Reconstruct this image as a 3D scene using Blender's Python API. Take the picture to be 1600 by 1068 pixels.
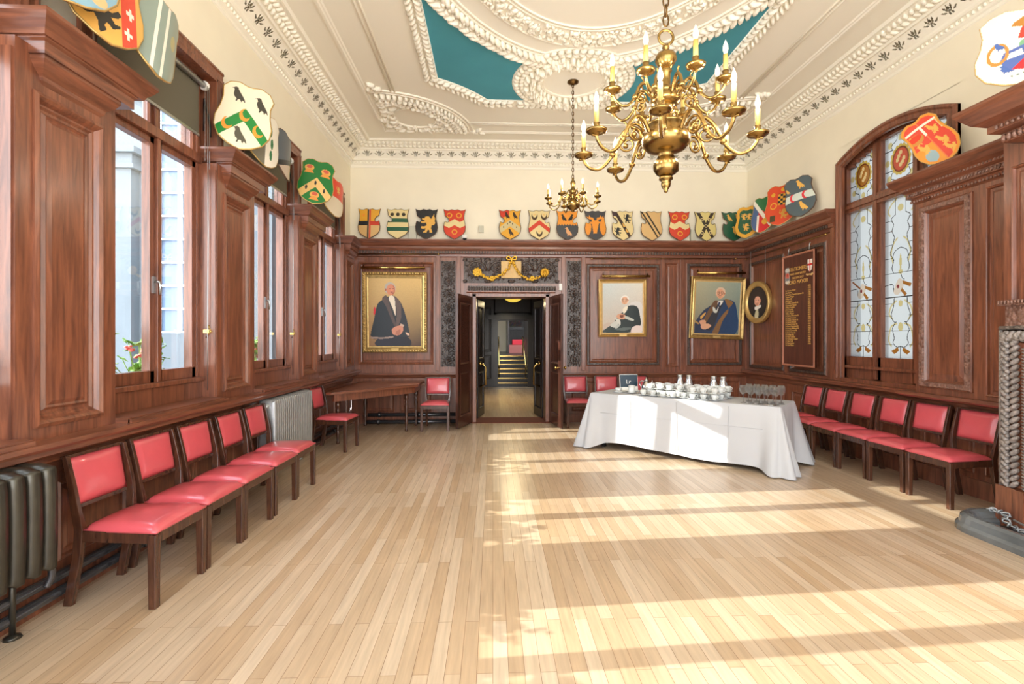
import bpy, math, random
import numpy as np
from mathutils import Vector, Matrix
random.seed(7)
PI = math.pi
SC = bpy.context.scene
COL = SC.collection
for _o in list(bpy.data.objects):
    bpy.data.objects.remove(_o)

# ------------------------------------------------------------------ camera
cam = bpy.data.cameras.new('camera'); camo = bpy.data.objects.new('camera', cam); COL.objects.link(camo)
cam.sensor_width = 36.0; cam.lens = 18.0; cam.shift_y = -5 / 1600.0; cam.clip_start = 0.05
camo.location = (0, 0, 1.5); camo.rotation_euler = (PI / 2, 0, -math.atan(30 / 800.0))
SC.camera = camo

# ------------------------------------------------------------------ sky, sun, exposure
SC.view_settings.view_transform = 'Standard'; SC.view_settings.look = 'None'
SC.view_settings.exposure = 0.82; SC.view_settings.gamma = 1.0; SC.view_settings.use_curve_mapping = False
world = bpy.data.worlds.new('sky'); SC.world = world; world.use_nodes = True
wn = world.node_tree.nodes; wl = world.node_tree.links
bg = wn['Background']
tc = wn.new('ShaderNodeTexCoord'); sep = wn.new('ShaderNodeSeparateXYZ'); wl.new(tc.outputs['Generated'], sep.inputs[0])
rp = wn.new('ShaderNodeValToRGB'); wl.new(sep.outputs['Z'], rp.inputs[0])
rp.color_ramp.elements[0].position = 0.0; rp.color_ramp.elements[0].color = (0.98, 0.99, 1.0, 1)
rp.color_ramp.elements[1].position = 0.9; rp.color_ramp.elements[1].color = (0.72, 0.83, 1.0, 1)
wl.new(rp.outputs[0], bg.inputs[0]); bg.inputs[1].default_value = 5.2
sun = bpy.data.lights.new('sun', 'SUN'); suno = bpy.data.objects.new('sun', sun); COL.objects.link(suno)
sun.energy = 4.8; sun.angle = math.radians(0.35); sun.color = (1.0, 0.95, 0.86)
SUN_EL = math.atan(0.49); SUN_AZ = math.radians(4.2)
suno.rotation_euler = Vector((math.cos(SUN_EL) * math.cos(SUN_AZ), math.cos(SUN_EL) * math.sin(SUN_AZ), -math.sin(SUN_EL))).to_track_quat('-Z', 'Y').to_euler()
suno.location = (-12, 0, 9)

def area(name, loc, direction, sx, sy, power, color=(1, 1, 1)):
    l = bpy.data.lights.new(name, 'AREA'); o = bpy.data.objects.new(name, l); COL.objects.link(o)
    l.shape = 'RECTANGLE'; l.size = sx; l.size_y = sy; l.energy = power; l.color = color
    o.location = loc; o.rotation_euler = Vector(direction).to_track_quat('-Z', 'Y').to_euler()
    return o
# light portals in the window openings: they only guide the sky's daylight into the room
def portal(loc, direction, sx, sy):
    o = area('window_portal', loc, direction, sx, sy, 1.0); o.data.cycles.is_portal = True
for _x in (-1.2, 1.06, 3.3): portal((_x, -3.12, 2.35), (0, 1, 0), 2.2, 4.1)
for _y in (0.16, 2.1, 4.03, 5.97, 7.91): portal((-2.80, _y, 2.4), (1, 0, 0), 2.9, 1.5)
portal((5.0, 5.82, 2.5), (-1, 0, 0), 3.1, 1.9)
SC.cycles.max_bounces = 10; SC.cycles.diffuse_bounces = 6; SC.cycles.glossy_bounces = 4
SC.cycles.transparent_max_bounces = 16; SC.cycles.caustics_reflective = False; SC.cycles.caustics_refractive = False
SC.cycles.sample_clamp_indirect = 6.0

# ------------------------------------------------------------------ materials
def lin(c):
    c = c / 255.0
    return c / 12.92 if c <= 0.04045 else ((c + 0.055) / 1.055) ** 2.4
def rgb(r, g, b): return (lin(r), lin(g), lin(b))
def newmat(name):
    m = bpy.data.materials.new(name); m.use_nodes = True
    return m, m.node_tree.nodes, m.node_tree.links, m.node_tree.nodes['Principled BSDF']
def simple(name, col, rough=0.5, metal=0.0, bump=0.0, bscale=60.0, var=0.0, vscale=8.0, coat=0.0, spec=None):
    m, n, l, p = newmat(name)
    p.inputs['Base Color'].default_value = (*col, 1); p.inputs['Roughness'].default_value = rough
    p.inputs['Metallic'].default_value = metal; p.inputs['Coat Weight'].default_value = coat
    if spec is not None: p.inputs['Specular IOR Level'].default_value = spec
    t = n.new('ShaderNodeTexCoord')
    if var > 0:
        x = n.new('ShaderNodeTexNoise'); x.inputs['Scale'].default_value = vscale; x.inputs['Detail'].default_value = 4
        l.new(t.outputs['Object'], x.inputs['Vector'])
        r = n.new('ShaderNodeValToRGB'); l.new(x.outputs['Fac'], r.inputs[0])
        r.color_ramp.elements[0].position = 0.3; r.color_ramp.elements[1].position = 0.7
        r.color_ramp.elements[0].color = (*[c * (1 - var) for c in col], 1)
        r.color_ramp.elements[1].color = (*[min(1, c * (1 + var)) for c in col], 1)
        l.new(r.outputs[0], p.inputs['Base Color'])
    if bump > 0:
        x = n.new('ShaderNodeTexNoise'); x.inputs['Scale'].default_value = bscale; x.inputs['Detail'].default_value = 3
        l.new(t.outputs['Object'], x.inputs['Vector'])
        b = n.new('ShaderNodeBump'); b.inputs['Strength'].default_value = bump; b.inputs['Distance'].default_value = 0.01
        l.new(x.outputs['Fac'], b.inputs['Height']); l.new(b.outputs[0], p.inputs['Normal'])
    return m
def wood(name, dark, light, rough=0.3, grain=(14, 14, 1.2), coat=0.25, relief=0.0):
    m, n, l, p = newmat(name)
    t = n.new('ShaderNodeTexCoord'); mp = n.new('ShaderNodeMapping'); l.new(t.outputs['Object'], mp.inputs['Vector'])
    mp.inputs['Scale'].default_value = grain
    x = n.new('ShaderNodeTexNoise'); x.inputs['Scale'].default_value = 2.2; x.inputs['Detail'].default_value = 7; x.inputs['Roughness'].default_value = 0.6
    x.inputs['Distortion'].default_value = 0.6
    l.new(mp.outputs[0], x.inputs['Vector'])
    r = n.new('ShaderNodeValToRGB'); l.new(x.outputs['Fac'], r.inputs[0])
    r.color_ramp.elements[0].position = 0.28; r.color_ramp.elements[1].position = 0.72
    r.color_ramp.elements[0].color = (*dark, 1); r.color_ramp.elements[1].color = (*light, 1)
    l.new(r.outputs[0], p.inputs['Base Color'])
    p.inputs['Roughness'].default_value = rough; p.inputs['Coat Weight'].default_value = coat; p.inputs['Coat Roughness'].default_value = 0.18
    b = n.new('ShaderNodeBump'); b.inputs['Strength'].default_value = 0.08; b.inputs['Distance'].default_value = 0.003
    l.new(x.outputs['Fac'], b.inputs['Height']); l.new(b.outputs[0], p.inputs['Normal'])
    if relief > 0:
        vo = n.new('ShaderNodeTexVoronoi'); vo.inputs['Scale'].default_value = 38; l.new(t.outputs['Object'], vo.inputs['Vector'])
        b2 = n.new('ShaderNodeBump'); b2.inputs['Strength'].default_value = relief; b2.inputs['Distance'].default_value = 0.012; b2.invert = True
        l.new(vo.outputs['Distance'], b2.inputs['Height']); l.new(b.outputs[0], b2.inputs['Normal']); l.new(b2.outputs[0], p.inputs['Normal'])
    return m
M = {}
M['wood'] = wood('mahogany', (0.092, 0.031, 0.018), (0.30, 0.106, 0.054))
M['woodh'] = wood('mahogany_along', (0.090, 0.031, 0.018), (0.28, 0.100, 0.052), grain=(1.2, 1.2, 14))
M['carve'] = wood('carved_dark_oak', (0.030, 0.018, 0.013), (0.085, 0.050, 0.036), rough=0.36, coat=0.25, relief=0.7)
M['chairwood'] = wood('chair_wood', (0.034, 0.013, 0.008), (0.105, 0.040, 0.021), rough=0.26, grain=(20, 20, 2.5))
M['doorwood'] = wood('dark_door_mahogany', (0.030, 0.012, 0.009), (0.095, 0.034, 0.022), rough=0.26)
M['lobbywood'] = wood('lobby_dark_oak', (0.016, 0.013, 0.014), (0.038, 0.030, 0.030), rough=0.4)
M['borderwood'] = wood('carved_border_wood', (0.11, 0.05, 0.034), (0.30, 0.16, 0.12), rough=0.36, grain=(9, 9, 9), relief=0.9)
M['greycarve'] = wood('fireplace_carving', (0.16, 0.145, 0.14), (0.36, 0.31, 0.29), rough=0.42, grain=(9, 9, 9), relief=0.9)
M['leather'] = simple('red_leather', rgb(208, 88, 97), 0.3, bump=0.05, bscale=180, var=0.05, coat=0.5)
M['plaster'] = simple('cream_plaster', rgb(244, 240, 226), 0.75, bump=0.03, bscale=30)
M['wallcream'] = simple('cream_wall_paint', rgb(240, 233, 212), 0.7, bump=0.04, bscale=16, var=0.02, vscale=3)
M['blue'] = simple('teal_blue_ceiling_paint', rgb(70, 152, 170), 0.8, var=0.05, vscale=2)
M['brass'] = simple('aged_brass', rgb(150, 122, 72), 0.27, metal=1.0, var=0.25, vscale=14)
M['polbrass'] = simple('polished_brass', rgb(200, 168, 100), 0.18, metal=1.0)
M['chainmetal'] = simple('brown_chain_metal', rgb(110, 84, 50), 0.35, metal=1.0)
M['candle'] = simple('wax_candle_sleeve', rgb(190, 158, 82), 0.45, var=0.08, vscale=30)
M['gold'] = simple('gilt', rgb(196, 164, 104), 0.33, metal=0.75, bump=0.25, bscale=70, var=0.2, vscale=20)
M['goldsoft'] = simple('gilt_plain', rgb(202, 168, 106), 0.34, metal=0.7, var=0.12, vscale=10)
M['giltcarve'] = simple('gilt_carving', rgb(232, 184, 66), 0.35, metal=0.55)
M['paleivory'] = simple('pale_ivory_paint', rgb(214, 178, 116), 0.45, var=0.06, vscale=20)
M['iron'] = simple('bronze_painted_iron', rgb(70, 67, 60), 0.3, metal=0.65, var=0.12, vscale=9)
M['silver'] = simple('silver_painted_iron', rgb(164, 168, 170), 0.36, metal=0.55, var=0.1, vscale=12)
M['pipe'] = simple('dark_steel_pipe', rgb(92, 93, 97), 0.24, metal=0.7)
M['black'] = simple('black_metal', rgb(24, 24, 25), 0.4)
M['hearth'] = simple('polished_dark_stone', rgb(104, 109, 112), 0.16, var=0.25, vscale=5, coat=0.3)
M['ash'] = simple('hearth_slab', rgb(40, 41, 42), 0.5)
M['steel'] = simple('brushed_steel', rgb(205, 205, 205), 0.16, metal=1.0)
M['white'] = simple('white_plastic', rgb(236, 236, 232), 0.45)
M['china'] = simple('white_china', rgb(214, 217, 216), 0.12, coat=0.4)
M['cloth'] = simple('white_linen', rgb(186, 188, 192), 0.85, bump=0.05, bscale=300)
M['stone'] = simple('pale_painted_stone', rgb(116, 123, 128), 0.8, var=0.06, vscale=2)
M['blindfab'] = simple('olive_grey_blind_fabric', rgb(96, 92, 78), 0.7)
M['alu'] = simple('aluminium', rgb(180, 182, 182), 0.3, metal=0.9)
M['leaf'] = simple('geranium_leaf', rgb(142, 178, 92), 0.5, var=0.3, vscale=25)
M['petal'] = simple('red_petal', rgb(236, 120, 108), 0.5, var=0.2, vscale=30)
M['pot'] = simple('terracotta_trough', rgb(150, 92, 66), 0.7)
M['crimson'] = simple('crimson_cloth', rgb(190, 30, 50), 0.6)
M['mat'] = simple('brown_door_mat', rgb(110, 52, 38), 0.85)
M['screen'] = simple('dark_blue_panel', rgb(34, 58, 74), 0.25)
M['goldpaint'] = simple('gold_lettering', rgb(226, 178, 98), 0.5)
M['boardwood'] = wood('honours_board_wood', (0.060, 0.018, 0.011), (0.13, 0.040, 0.022), rough=0.35)
M['darkboard'] = simple('shield_back_wood', rgb(86, 62, 44), 0.6)
M['grey'] = simple('grey_box_plastic', rgb(196, 194, 176), 0.5)

def paintmat(name, rough=0.4, coat=0.2):
    m, n, l, p = newmat(name)
    a = n.new('ShaderNodeAttribute'); a.attribute_name = 'Col'; l.new(a.outputs['Color'], p.inputs['Base Color'])
    p.inputs['Roughness'].default_value = rough; p.inputs['Coat Weight'].default_value = coat
    return m
M['paint'] = paintmat('heraldic_enamel_paint', 0.35, 0.3)
M['oil'] = paintmat('oil_paint_on_canvas', 0.55, 0.1)
# stained glass: lets the sky through, coloured by its painted pattern
m, n, l, p = newmat('leaded_stained_glass')
a = n.new('ShaderNodeAttribute'); a.attribute_name = 'Col'
dk = n.new('ShaderNodeVectorMath'); dk.operation = 'SCALE'; dk.inputs['Scale'].default_value = 0.098; l.new(a.outputs['Color'], dk.inputs[0])
tr = n.new('ShaderNodeBsdfTranslucent'); l.new(dk.outputs[0], tr.inputs['Color'])
tp = n.new('ShaderNodeBsdfTransparent'); l.new(dk.outputs[0], tp.inputs['Color'])
gl = n.new('ShaderNodeBsdfGlossy'); gl.inputs['Roughness'].default_value = 0.15
mx = n.new('ShaderNodeMixShader'); mx.inputs[0].default_value = 0.35; l.new(tr.outputs[0], mx.inputs[1]); l.new(tp.outputs[0], mx.inputs[2])
mx2 = n.new('ShaderNodeMixShader'); mx2.inputs[0].default_value = 0.06; l.new(mx.outputs[0], mx2.inputs[1]); l.new(gl.outputs[0], mx2.inputs[2])
l.new(mx2.outputs[0], n['Material Output'].inputs[0]); M['stained'] = m
# clear window pane
m, n, l, p = newmat('clear_window_glass')
tp = n.new('ShaderNodeBsdfTransparent'); tp.inputs['Color'].default_value = (0.96, 0.98, 0.98, 1)
gl = n.new('ShaderNodeBsdfGlossy'); gl.inputs['Roughness'].default_value = 0.02
fr = n.new('ShaderNodeLayerWeight'); fr.inputs['Blend'].default_value = 0.12
mx = n.new('ShaderNodeMixShader'); l.new(fr.outputs['Facing'], mx.inputs[0]); l.new(tp.outputs[0], mx.inputs[1]); l.new(gl.outputs[0], mx.inputs[2])
l.new(mx.outputs[0], n['Material Output'].inputs[0]); M['pane'] = m
# drinking glass
m, n, l, p = newmat('wine_glass')
tp = n.new('ShaderNodeBsdfTransparent'); tp.inputs['Color'].default_value = (0.97, 0.98, 0.98, 1)
gl = n.new('ShaderNodeBsdfGlossy'); gl.inputs['Roughness'].default_value = 0.04
fr = n.new('ShaderNodeLayerWeight'); fr.inputs['Blend'].default_value = 0.22
mx = n.new('ShaderNodeMixShader'); l.new(fr.outputs['Facing'], mx.inputs[0]); l.new(tp.outputs[0], mx.inputs[1]); l.new(gl.outputs[0], mx.inputs[2])
df = n.new('ShaderNodeBsdfTranslucent'); mx3 = n.new('ShaderNodeMixShader'); mx3.inputs[0].default_value = 0.20; l.new(mx.outputs[0], mx3.inputs[1]); l.new(df.outputs[0], mx3.inputs[2])  # white translucent share stands in for bright highlights on the glasses
l.new(mx3.outputs[0], n['Material Output'].inputs[0]); M['glass'] = m
def emis(name, col, s):
    m, n, l, p = newmat(name)
    p.inputs['Base Color'].default_value = (*col, 1); p.inputs['Emission Color'].default_value = (*col, 1); p.inputs['Emission Strength'].default_value = s
    return m
M['bulb'] = emis('lit_candle_bulb', (1.0, 0.86, 0.62), 0.75)
M['lobbylamp'] = emis('yellow_glass_lamp', (1.0, 0.74, 0.10), 0.45)
# maple strip floor
m, n, l, p = newmat('maple_strip_floor')
t = n.new('ShaderNodeTexCoord'); mp = n.new('ShaderNodeMapping'); l.new(t.outputs['Object'], mp.inputs['Vector'])
mp.inputs['Rotation'].default_value = (0, 0, PI / 2)
br = n.new('ShaderNodeTexBrick'); l.new(mp.outputs[0], br.inputs['Vector'])
br.inputs['Scale'].default_value = 1.0; br.inputs['Brick Width'].default_value = 1.15; br.inputs['Row Height'].default_value = 0.072
br.inputs['Mortar Size'].default_value = 0.0012; br.inputs['Mortar Smooth'].default_value = 0.3; br.offset = 0.37; br.offset_frequency = 2
br.inputs['Color1'].default_value = (*rgb(206, 185, 159), 1); br.inputs['Color2'].default_value = (*rgb(186, 158, 126), 1); br.inputs['Mortar'].default_value = (*rgb(120, 84, 52), 1)
mp2 = n.new('ShaderNodeMapping'); mp2.inputs['Scale'].default_value = (22, 1.4, 1); l.new(t.outputs['Object'], mp2.inputs['Vector'])
x = n.new('ShaderNodeTexNoise'); x.inputs['Scale'].default_value = 2.0; x.inputs['Detail'].default_value = 6; l.new(mp2.outputs[0], x.inputs['Vector'])
x2 = n.new('ShaderNodeTexNoise'); x2.inputs['Scale'].default_value = 0.7; x2.inputs['Detail'].default_value = 3; l.new(t.outputs['Object'], x2.inputs['Vector'])
mm = n.new('ShaderNodeMath'); mm.operation = 'MULTIPLY_ADD'; mm.inputs[1].default_value = 0.6; l.new(x.outputs['Fac'], mm.inputs[0])
mm2 = n.new('ShaderNodeMath'); mm2.operation = 'MULTIPLY_ADD'; mm2.inputs[1].default_value = 0.35; mm2.inputs[2].default_value = 0.53; l.new(x2.outputs['Fac'], mm2.inputs[0]); l.new(mm2.outputs[0], mm.inputs[2])
vm = n.new('ShaderNodeVectorMath'); vm.operation = 'SCALE'; l.new(br.outputs['Color'], vm.inputs[0]); l.new(mm.outputs[0], vm.inputs['Scale'])
l.new(vm.outputs[0], p.inputs['Base Color'])
p.inputs['Roughness'].default_value = 0.33; p.inputs['Coat Weight'].default_value = 0.25; p.inputs['Coat Roughness'].default_value = 0.2
b = n.new('ShaderNodeBump'); b.inputs['Strength'].default_value = 0.15; b.inputs['Distance'].default_value = 0.002; l.new(br.outputs['Fac'], b.inputs['Height']); b.invert = True
l.new(b.outputs[0], p.inputs['Normal']); M['floor'] = m

# ------------------------------------------------------------------ mesh helpers
def V(*a): return Vector(a)
class MB:
    def __init__(s): s.v = []; s.f = []; s.m = []; s.s = []
    def add(s, vs, fs, mat=0, smooth=False, X=None):
        o = len(s.v)
        if X is not None: vs = [X @ Vector(q) for q in vs]
        s.v.extend([tuple(q) for q in vs])
        for f in fs: s.f.append(tuple(i + o for i in f)); s.m.append(mat); s.s.append(smooth)
        return s
    def box(s, x0, y0, z0, x1, y1, z1, mat=0, X=None):
        x0, x1 = min(x0, x1), max(x0, x1); y0, y1 = min(y0, y1), max(y0, y1); z0, z1 = min(z0, z1), max(z0, z1)
        return s.add([(x0, y0, z0), (x1, y0, z0), (x1, y1, z0), (x0, y1, z0), (x0, y0, z1), (x1, y0, z1), (x1, y1, z1), (x0, y1, z1)],
              [(3, 2, 1, 0), (4, 5, 6, 7), (0, 1, 5, 4), (1, 2, 6, 5), (2, 3, 7, 6), (3, 0, 4, 7)], mat, False, X)
    def quad(s, a, b, c, d, mat=0): return s.add([a, b, c, d], [(0, 1, 2, 3)], mat)
    def tube(s, pts, r, n=8, mat=0, closed=False, caps=True, sq=None, smooth=True):
        pts = [Vector(q) for q in pts]; N = len(pts); rs = r if isinstance(r, (list, tuple)) else [r] * N
        T = []
        for i in range(N):
            a = pts[(i - 1) % N] if (closed or i > 0) else pts[i]; b = pts[(i + 1) % N] if (closed or i < N - 1) else pts[i]
            t = b - a
            T.append(t.normalized() if t.length > 1e-9 else Vector((0, 0, 1)))
        ref = Vector((0, 0, 1)) if abs(T[0].z) < 0.9 else Vector((1, 0, 0))
        u = T[0].cross(ref).normalized(); vs = []
        for i in range(N):
            u = (u - T[i] * u.dot(T[i]))
            if u.length < 1e-6: u = T[i].orthogonal()
            u.normalize(); w = T[i].cross(u)
            for k in range(n):
                a = 2 * PI * (k + (0.5 if n == 4 else 0)) / n
                vs.append(pts[i] + (u * math.cos(a) + w * math.sin(a)) * rs[i])
        fs = []
        for i in range(N if closed else N - 1):
            j = (i + 1) % N
            for k in range(n):
                k2 = (k + 1) % n; fs.append((i * n + k, i * n + k2, j * n + k2, j * n + k))
        if caps and not closed:
            fs.append(tuple(range(n - 1, -1, -1))); fs.append(tuple((N - 1) * n + k for k in range(n)))
        return s.add(vs, fs, mat, smooth and n > 4)
    def lathe(s, prof, n=20, c=(0, 0, 0), mat=0, X=None, flute=0.0, nf=0):
        vs = []; fs = []; N = len(prof)
        for (r, z) in prof:
            for k in range(n):
                a = 2 * PI * k / n; q = r * (1 + (flute * abs(math.sin(nf * a / 2)) if nf else 0))
                vs.append((c[0] + q * math.cos(a), c[1] + q * math.sin(a), c[2] + z))
        for i in range(N - 1):
            for k in range(n):
                k2 = (k + 1) % n; fs.append((i * n + k, i * n + k2, (i + 1) * n + k2, (i + 1) * n + k))
        if prof[0][0] > 1e-5: fs.append(tuple(range(n - 1, -1, -1)))
        if prof[-1][0] > 1e-5: fs.append(tuple((N - 1) * n + k for k in range(n)))
        return s.add(vs, fs, mat, True, X)
    def blob(s, c, rad, X=None, nu=6, nv=4, mat=0):
        vs = []; fs = []
        for i in range(1, nv):
            th = PI * i / nv
            for k in range(nu):
                a = 2 * PI * k / nu; vs.append((rad[0] * math.sin(th) * math.cos(a), rad[1] * math.sin(th) * math.sin(a), rad[2] * math.cos(th)))
        b = len(vs); vs += [(0, 0, rad[2]), (0, 0, -rad[2])]
        for i in range(nv - 2):
            for k in range(nu): fs.append((i * nu + k, (i + 1) * nu + k, (i + 1) * nu + (k + 1) % nu, i * nu + (k + 1) % nu))
        for k in range(nu): fs.append((b, k, (k + 1) % nu)); fs.append((b + 1, (nv - 2) * nu + (k + 1) % nu, (nv - 2) * nu + k))
        c = Vector(c); vs = [(c + (X @ Vector(q) if X is not None else Vector(q))) for q in vs]
        return s.add(vs, fs, mat, True)
    def sweep(s, prof, path, up=(0, 0, 1), closed=False, mat=0, side=1.0):
        """prof: (out, height) pairs; path: points; out = side * (tangent x up); mitred."""
        P = [Vector(q) for q in path]; up = Vector(up); N = len(P); vs = []
        segs = [(P[(i + 1) % N] - P[i]).normalized() for i in range(N if closed else N - 1)]
        for i in range(N):
            if closed: a, b = segs[i - 1], segs[i]
            else: a, b = segs[max(i - 1, 0)], segs[min(i, N - 2)]
            na, nb = a.cross(up).normalized() * side, b.cross(up).normalized() * side
            m_ = na + nb
            m_ = m_ / (1 + na.dot(nb)) if (1 + na.dot(nb)) > 0.05 else na
            for (o_, h_) in prof: vs.append(P[i] + m_ * o_ + up * h_)
        k = len(prof); fs = []
        for i in range(N if closed else N - 1):
            j = (i + 1) % N
            for q in range(k - 1): fs.append((i * k + q, j * k + q, j * k + q + 1, i * k + q + 1) if side > 0 else (i * k + q, i * k + q + 1, j * k + q + 1, j * k + q))
        if not closed:
            fs.append(tuple(range(k))); fs.append(tuple((N - 1) * k + q for q in range(k - 1, -1, -1)))
        return s.add(vs, fs, mat)
    def prism(s, poly, vec, mat=0, smooth=False):
        n = len(poly); P = [Vector(q) for q in poly]; w = Vector(vec)
        s.add(P + [q + w for q in P], [tuple(range(n - 1, -1, -1)), tuple(range(n, 2 * n))], mat)
        s.add(P + [q + w for q in P], [(i, (i + 1) % n, n + (i + 1) % n, n + i) for i in range(n)], mat, smooth)
        return s
    def ring(s, O, U, Wv, N, rect, prof, mats=None, fill=True, fillmat=0):
        """mitred rectangular moulding: prof = (inset, height) pairs from the rect's edge inwards"""
        O, U, Wv, N = Vector(O), Vector(U), Vector(Wv), Vector(N); u0, v0, u1, v1 = rect; vs = []
        for (d, h) in prof:
            for (a, b) in ((u0 + d, v0 + d), (u1 - d, v0 + d), (u1 - d, v1 - d), (u0 + d, v1 - d)): vs.append(O + U * a + Wv * b + N * h)
        for i in range(len(prof) - 1):
            s.add(vs[i * 4:i * 4 + 8], [(k, (k + 1) % 4, 4 + (k + 1) % 4, 4 + k) for k in range(4)], mats[i] if mats else 0)
        if fill: s.add(vs[-4:], [(0, 1, 2, 3)], fillmat)
        return s
    def panelled(s, O, U, Wv, N, outer, panels=(), holes=(), mat=0):
        rects = [p_[0] for p_ in panels] + list(holes)
        us = sorted({outer[0], outer[2], *[q for r in rects for q in (r[0], r[2])]}); vs_ = sorted({outer[1], outer[3], *[q for r in rects for q in (r[1], r[3])]})
        us = [q for q in us if outer[0] <= q <= outer[2]]; vs_ = [q for q in vs_ if outer[1] <= q <= outer[3]]
        O, U, Wv, N = Vector(O), Vector(U), Vector(Wv), Vector(N)
        for i in range(len(us) - 1):
            for j in range(len(vs_) - 1):
                cu, cv = (us[i] + us[i + 1]) / 2, (vs_[j] + vs_[j + 1]) / 2
                if any(r[0] < cu < r[2] and r[1] < cv < r[3] for r in rects): continue
                s.add([O + U * a + Wv * b for (a, b) in ((us[i], vs_[j]), (us[i + 1], vs_[j]), (us[i + 1], vs_[j + 1]), (us[i], vs_[j + 1]))], [(0, 1, 2, 3)], mat)
        for p_ in panels: s.ring(O, U, Wv, N, p_[0], p_[1], p_[2] if len(p_) > 2 else None)
        return s
    def build(s, name, mats, parent=None, loc=None, rot=None, bevel=0.0, props=None, kind=None):
        me = bpy.data.meshes.new(name)
        me.from_pydata(s.v, [], s.f)
        if not isinstance(mats, (list, tuple)): mats = [mats]
        for q in mats: me.materials.append(M[q] if isinstance(q, str) else q)
        if len(mats) > 1: me.polygons.foreach_set('material_index', s.m)
        me.polygons.foreach_set('use_smooth', s.s); me.update()
        o = bpy.data.objects.new(name, me); COL.objects.link(o)
        if parent is not None: o.parent = parent
        if loc is not None: o.location = loc
        if rot is not None: o.rotation_euler = rot
        if bevel > 0:
            b_ = o.modifiers.new('bevel', 'BEVEL'); b_.width = bevel; b_.segments = 2; b_.limit_method = 'ANGLE'; b_.angle_limit = 0.7
        if kind: o['kind'] = kind
        return o
def tag(o, label, cat, group=None):
    o['label'] = label; o['category'] = cat
    if group: o['group'] = group
    return o
def thing(name, label, cat, loc=(0, 0, 0), rot=(0, 0, 0), group=None):
    o = bpy.data.objects.new(name, None); COL.objects.link(o); o.location = loc
    o.rotation_euler = rot if isinstance(rot, (tuple, list)) else (0, 0, rot)
    o.empty_display_size = 0.1
    return tag(o, label, cat, group)
def copy_tree(o, loc=None, rot=None, label=None, parent=None):
    c = o.copy(); COL.objects.link(c)
    if parent is not None: c.parent = parent
    for ch in [q for q in o.children]: copy_tree(ch, parent=c)
    if loc is not None: c.location = loc
    if rot is not None: c.rotation_euler = rot if isinstance(rot, (tuple, list)) else (0, 0, rot)
    if label: c['label'] = label
    return c
def spline(pts, n=6, closed=True):
    P = [np.array(p_, float) for p_ in pts]; N = len(P); out = []
    for i in range(N if closed else N - 1):
        if closed: a, b, c, d = P[i - 1], P[i], P[(i + 1) % N], P[(i + 2) % N]
        else: a, b, c, d = P[max(i - 1, 0)], P[i], P[i + 1], P[min(i + 2, N - 1)]
        for k in range(n):
            t = k / n
            out.append(tuple(0.5 * ((2 * b) + (c - a) * t + (2 * a - 5 * b + 4 * c - d) * t * t + (3 * b - a - 3 * c + d) * t ** 3)))
    if not closed: out.append(tuple(P[-1]))
    return out
def inpoly(U, W, poly):
    ins = np.zeros(U.shape, bool); n = len(poly)
    for i in range(n):
        x1, y1 = poly[i][:2]; x2, y2 = poly[(i + 1) % n][:2]
        if y1 == y2: continue
        c = ((y1 > W) != (y2 > W)) & (U < (x2 - x1) * (W - y1) / (y2 - y1) + x1); ins ^= c
    return ins
# paint layers: functions (U, W) -> mask
def L_poly(*pts, smooth=0): 
    q = spline(pts, smooth) if smooth else pts
    return lambda U, W: inpoly(U, W, q)
def L_disc(cx, cy, r, ry=None): return lambda U, W: ((U - cx) / r) ** 2 + ((W - cy) / (ry or r)) ** 2 < 1
def L_ann(cx, cy, r0, r1, k=1.0): return lambda U, W: ((((U - cx)) ** 2 + ((W - cy) * k) ** 2) < r1 * r1) & (((U - cx) ** 2 + ((W - cy) * k) ** 2) > r0 * r0)
def L_rect(a, b, c, d): return lambda U, W: (U > a) & (U < c) & (W > b) & (W < d)
def L_shape(pts, cx, cy, s, flip=1, rot=0.0):
    ca, sa = math.cos(rot), math.sin(rot)
    q = [(cx + s * (flip * a * ca - b * sa), cy + s * (flip * a * sa + b * ca)) for (a, b) in pts]
    return lambda U, W: inpoly(U, W, q)
def L_cres(cx, cy, r, dx, dy): return lambda U, W: ((U - cx) ** 2 + (W - cy) ** 2 < r * r) & ~((U - cx - dx) ** 2 + (W - cy - dy) ** 2 < (r * 0.78) ** 2)
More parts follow.
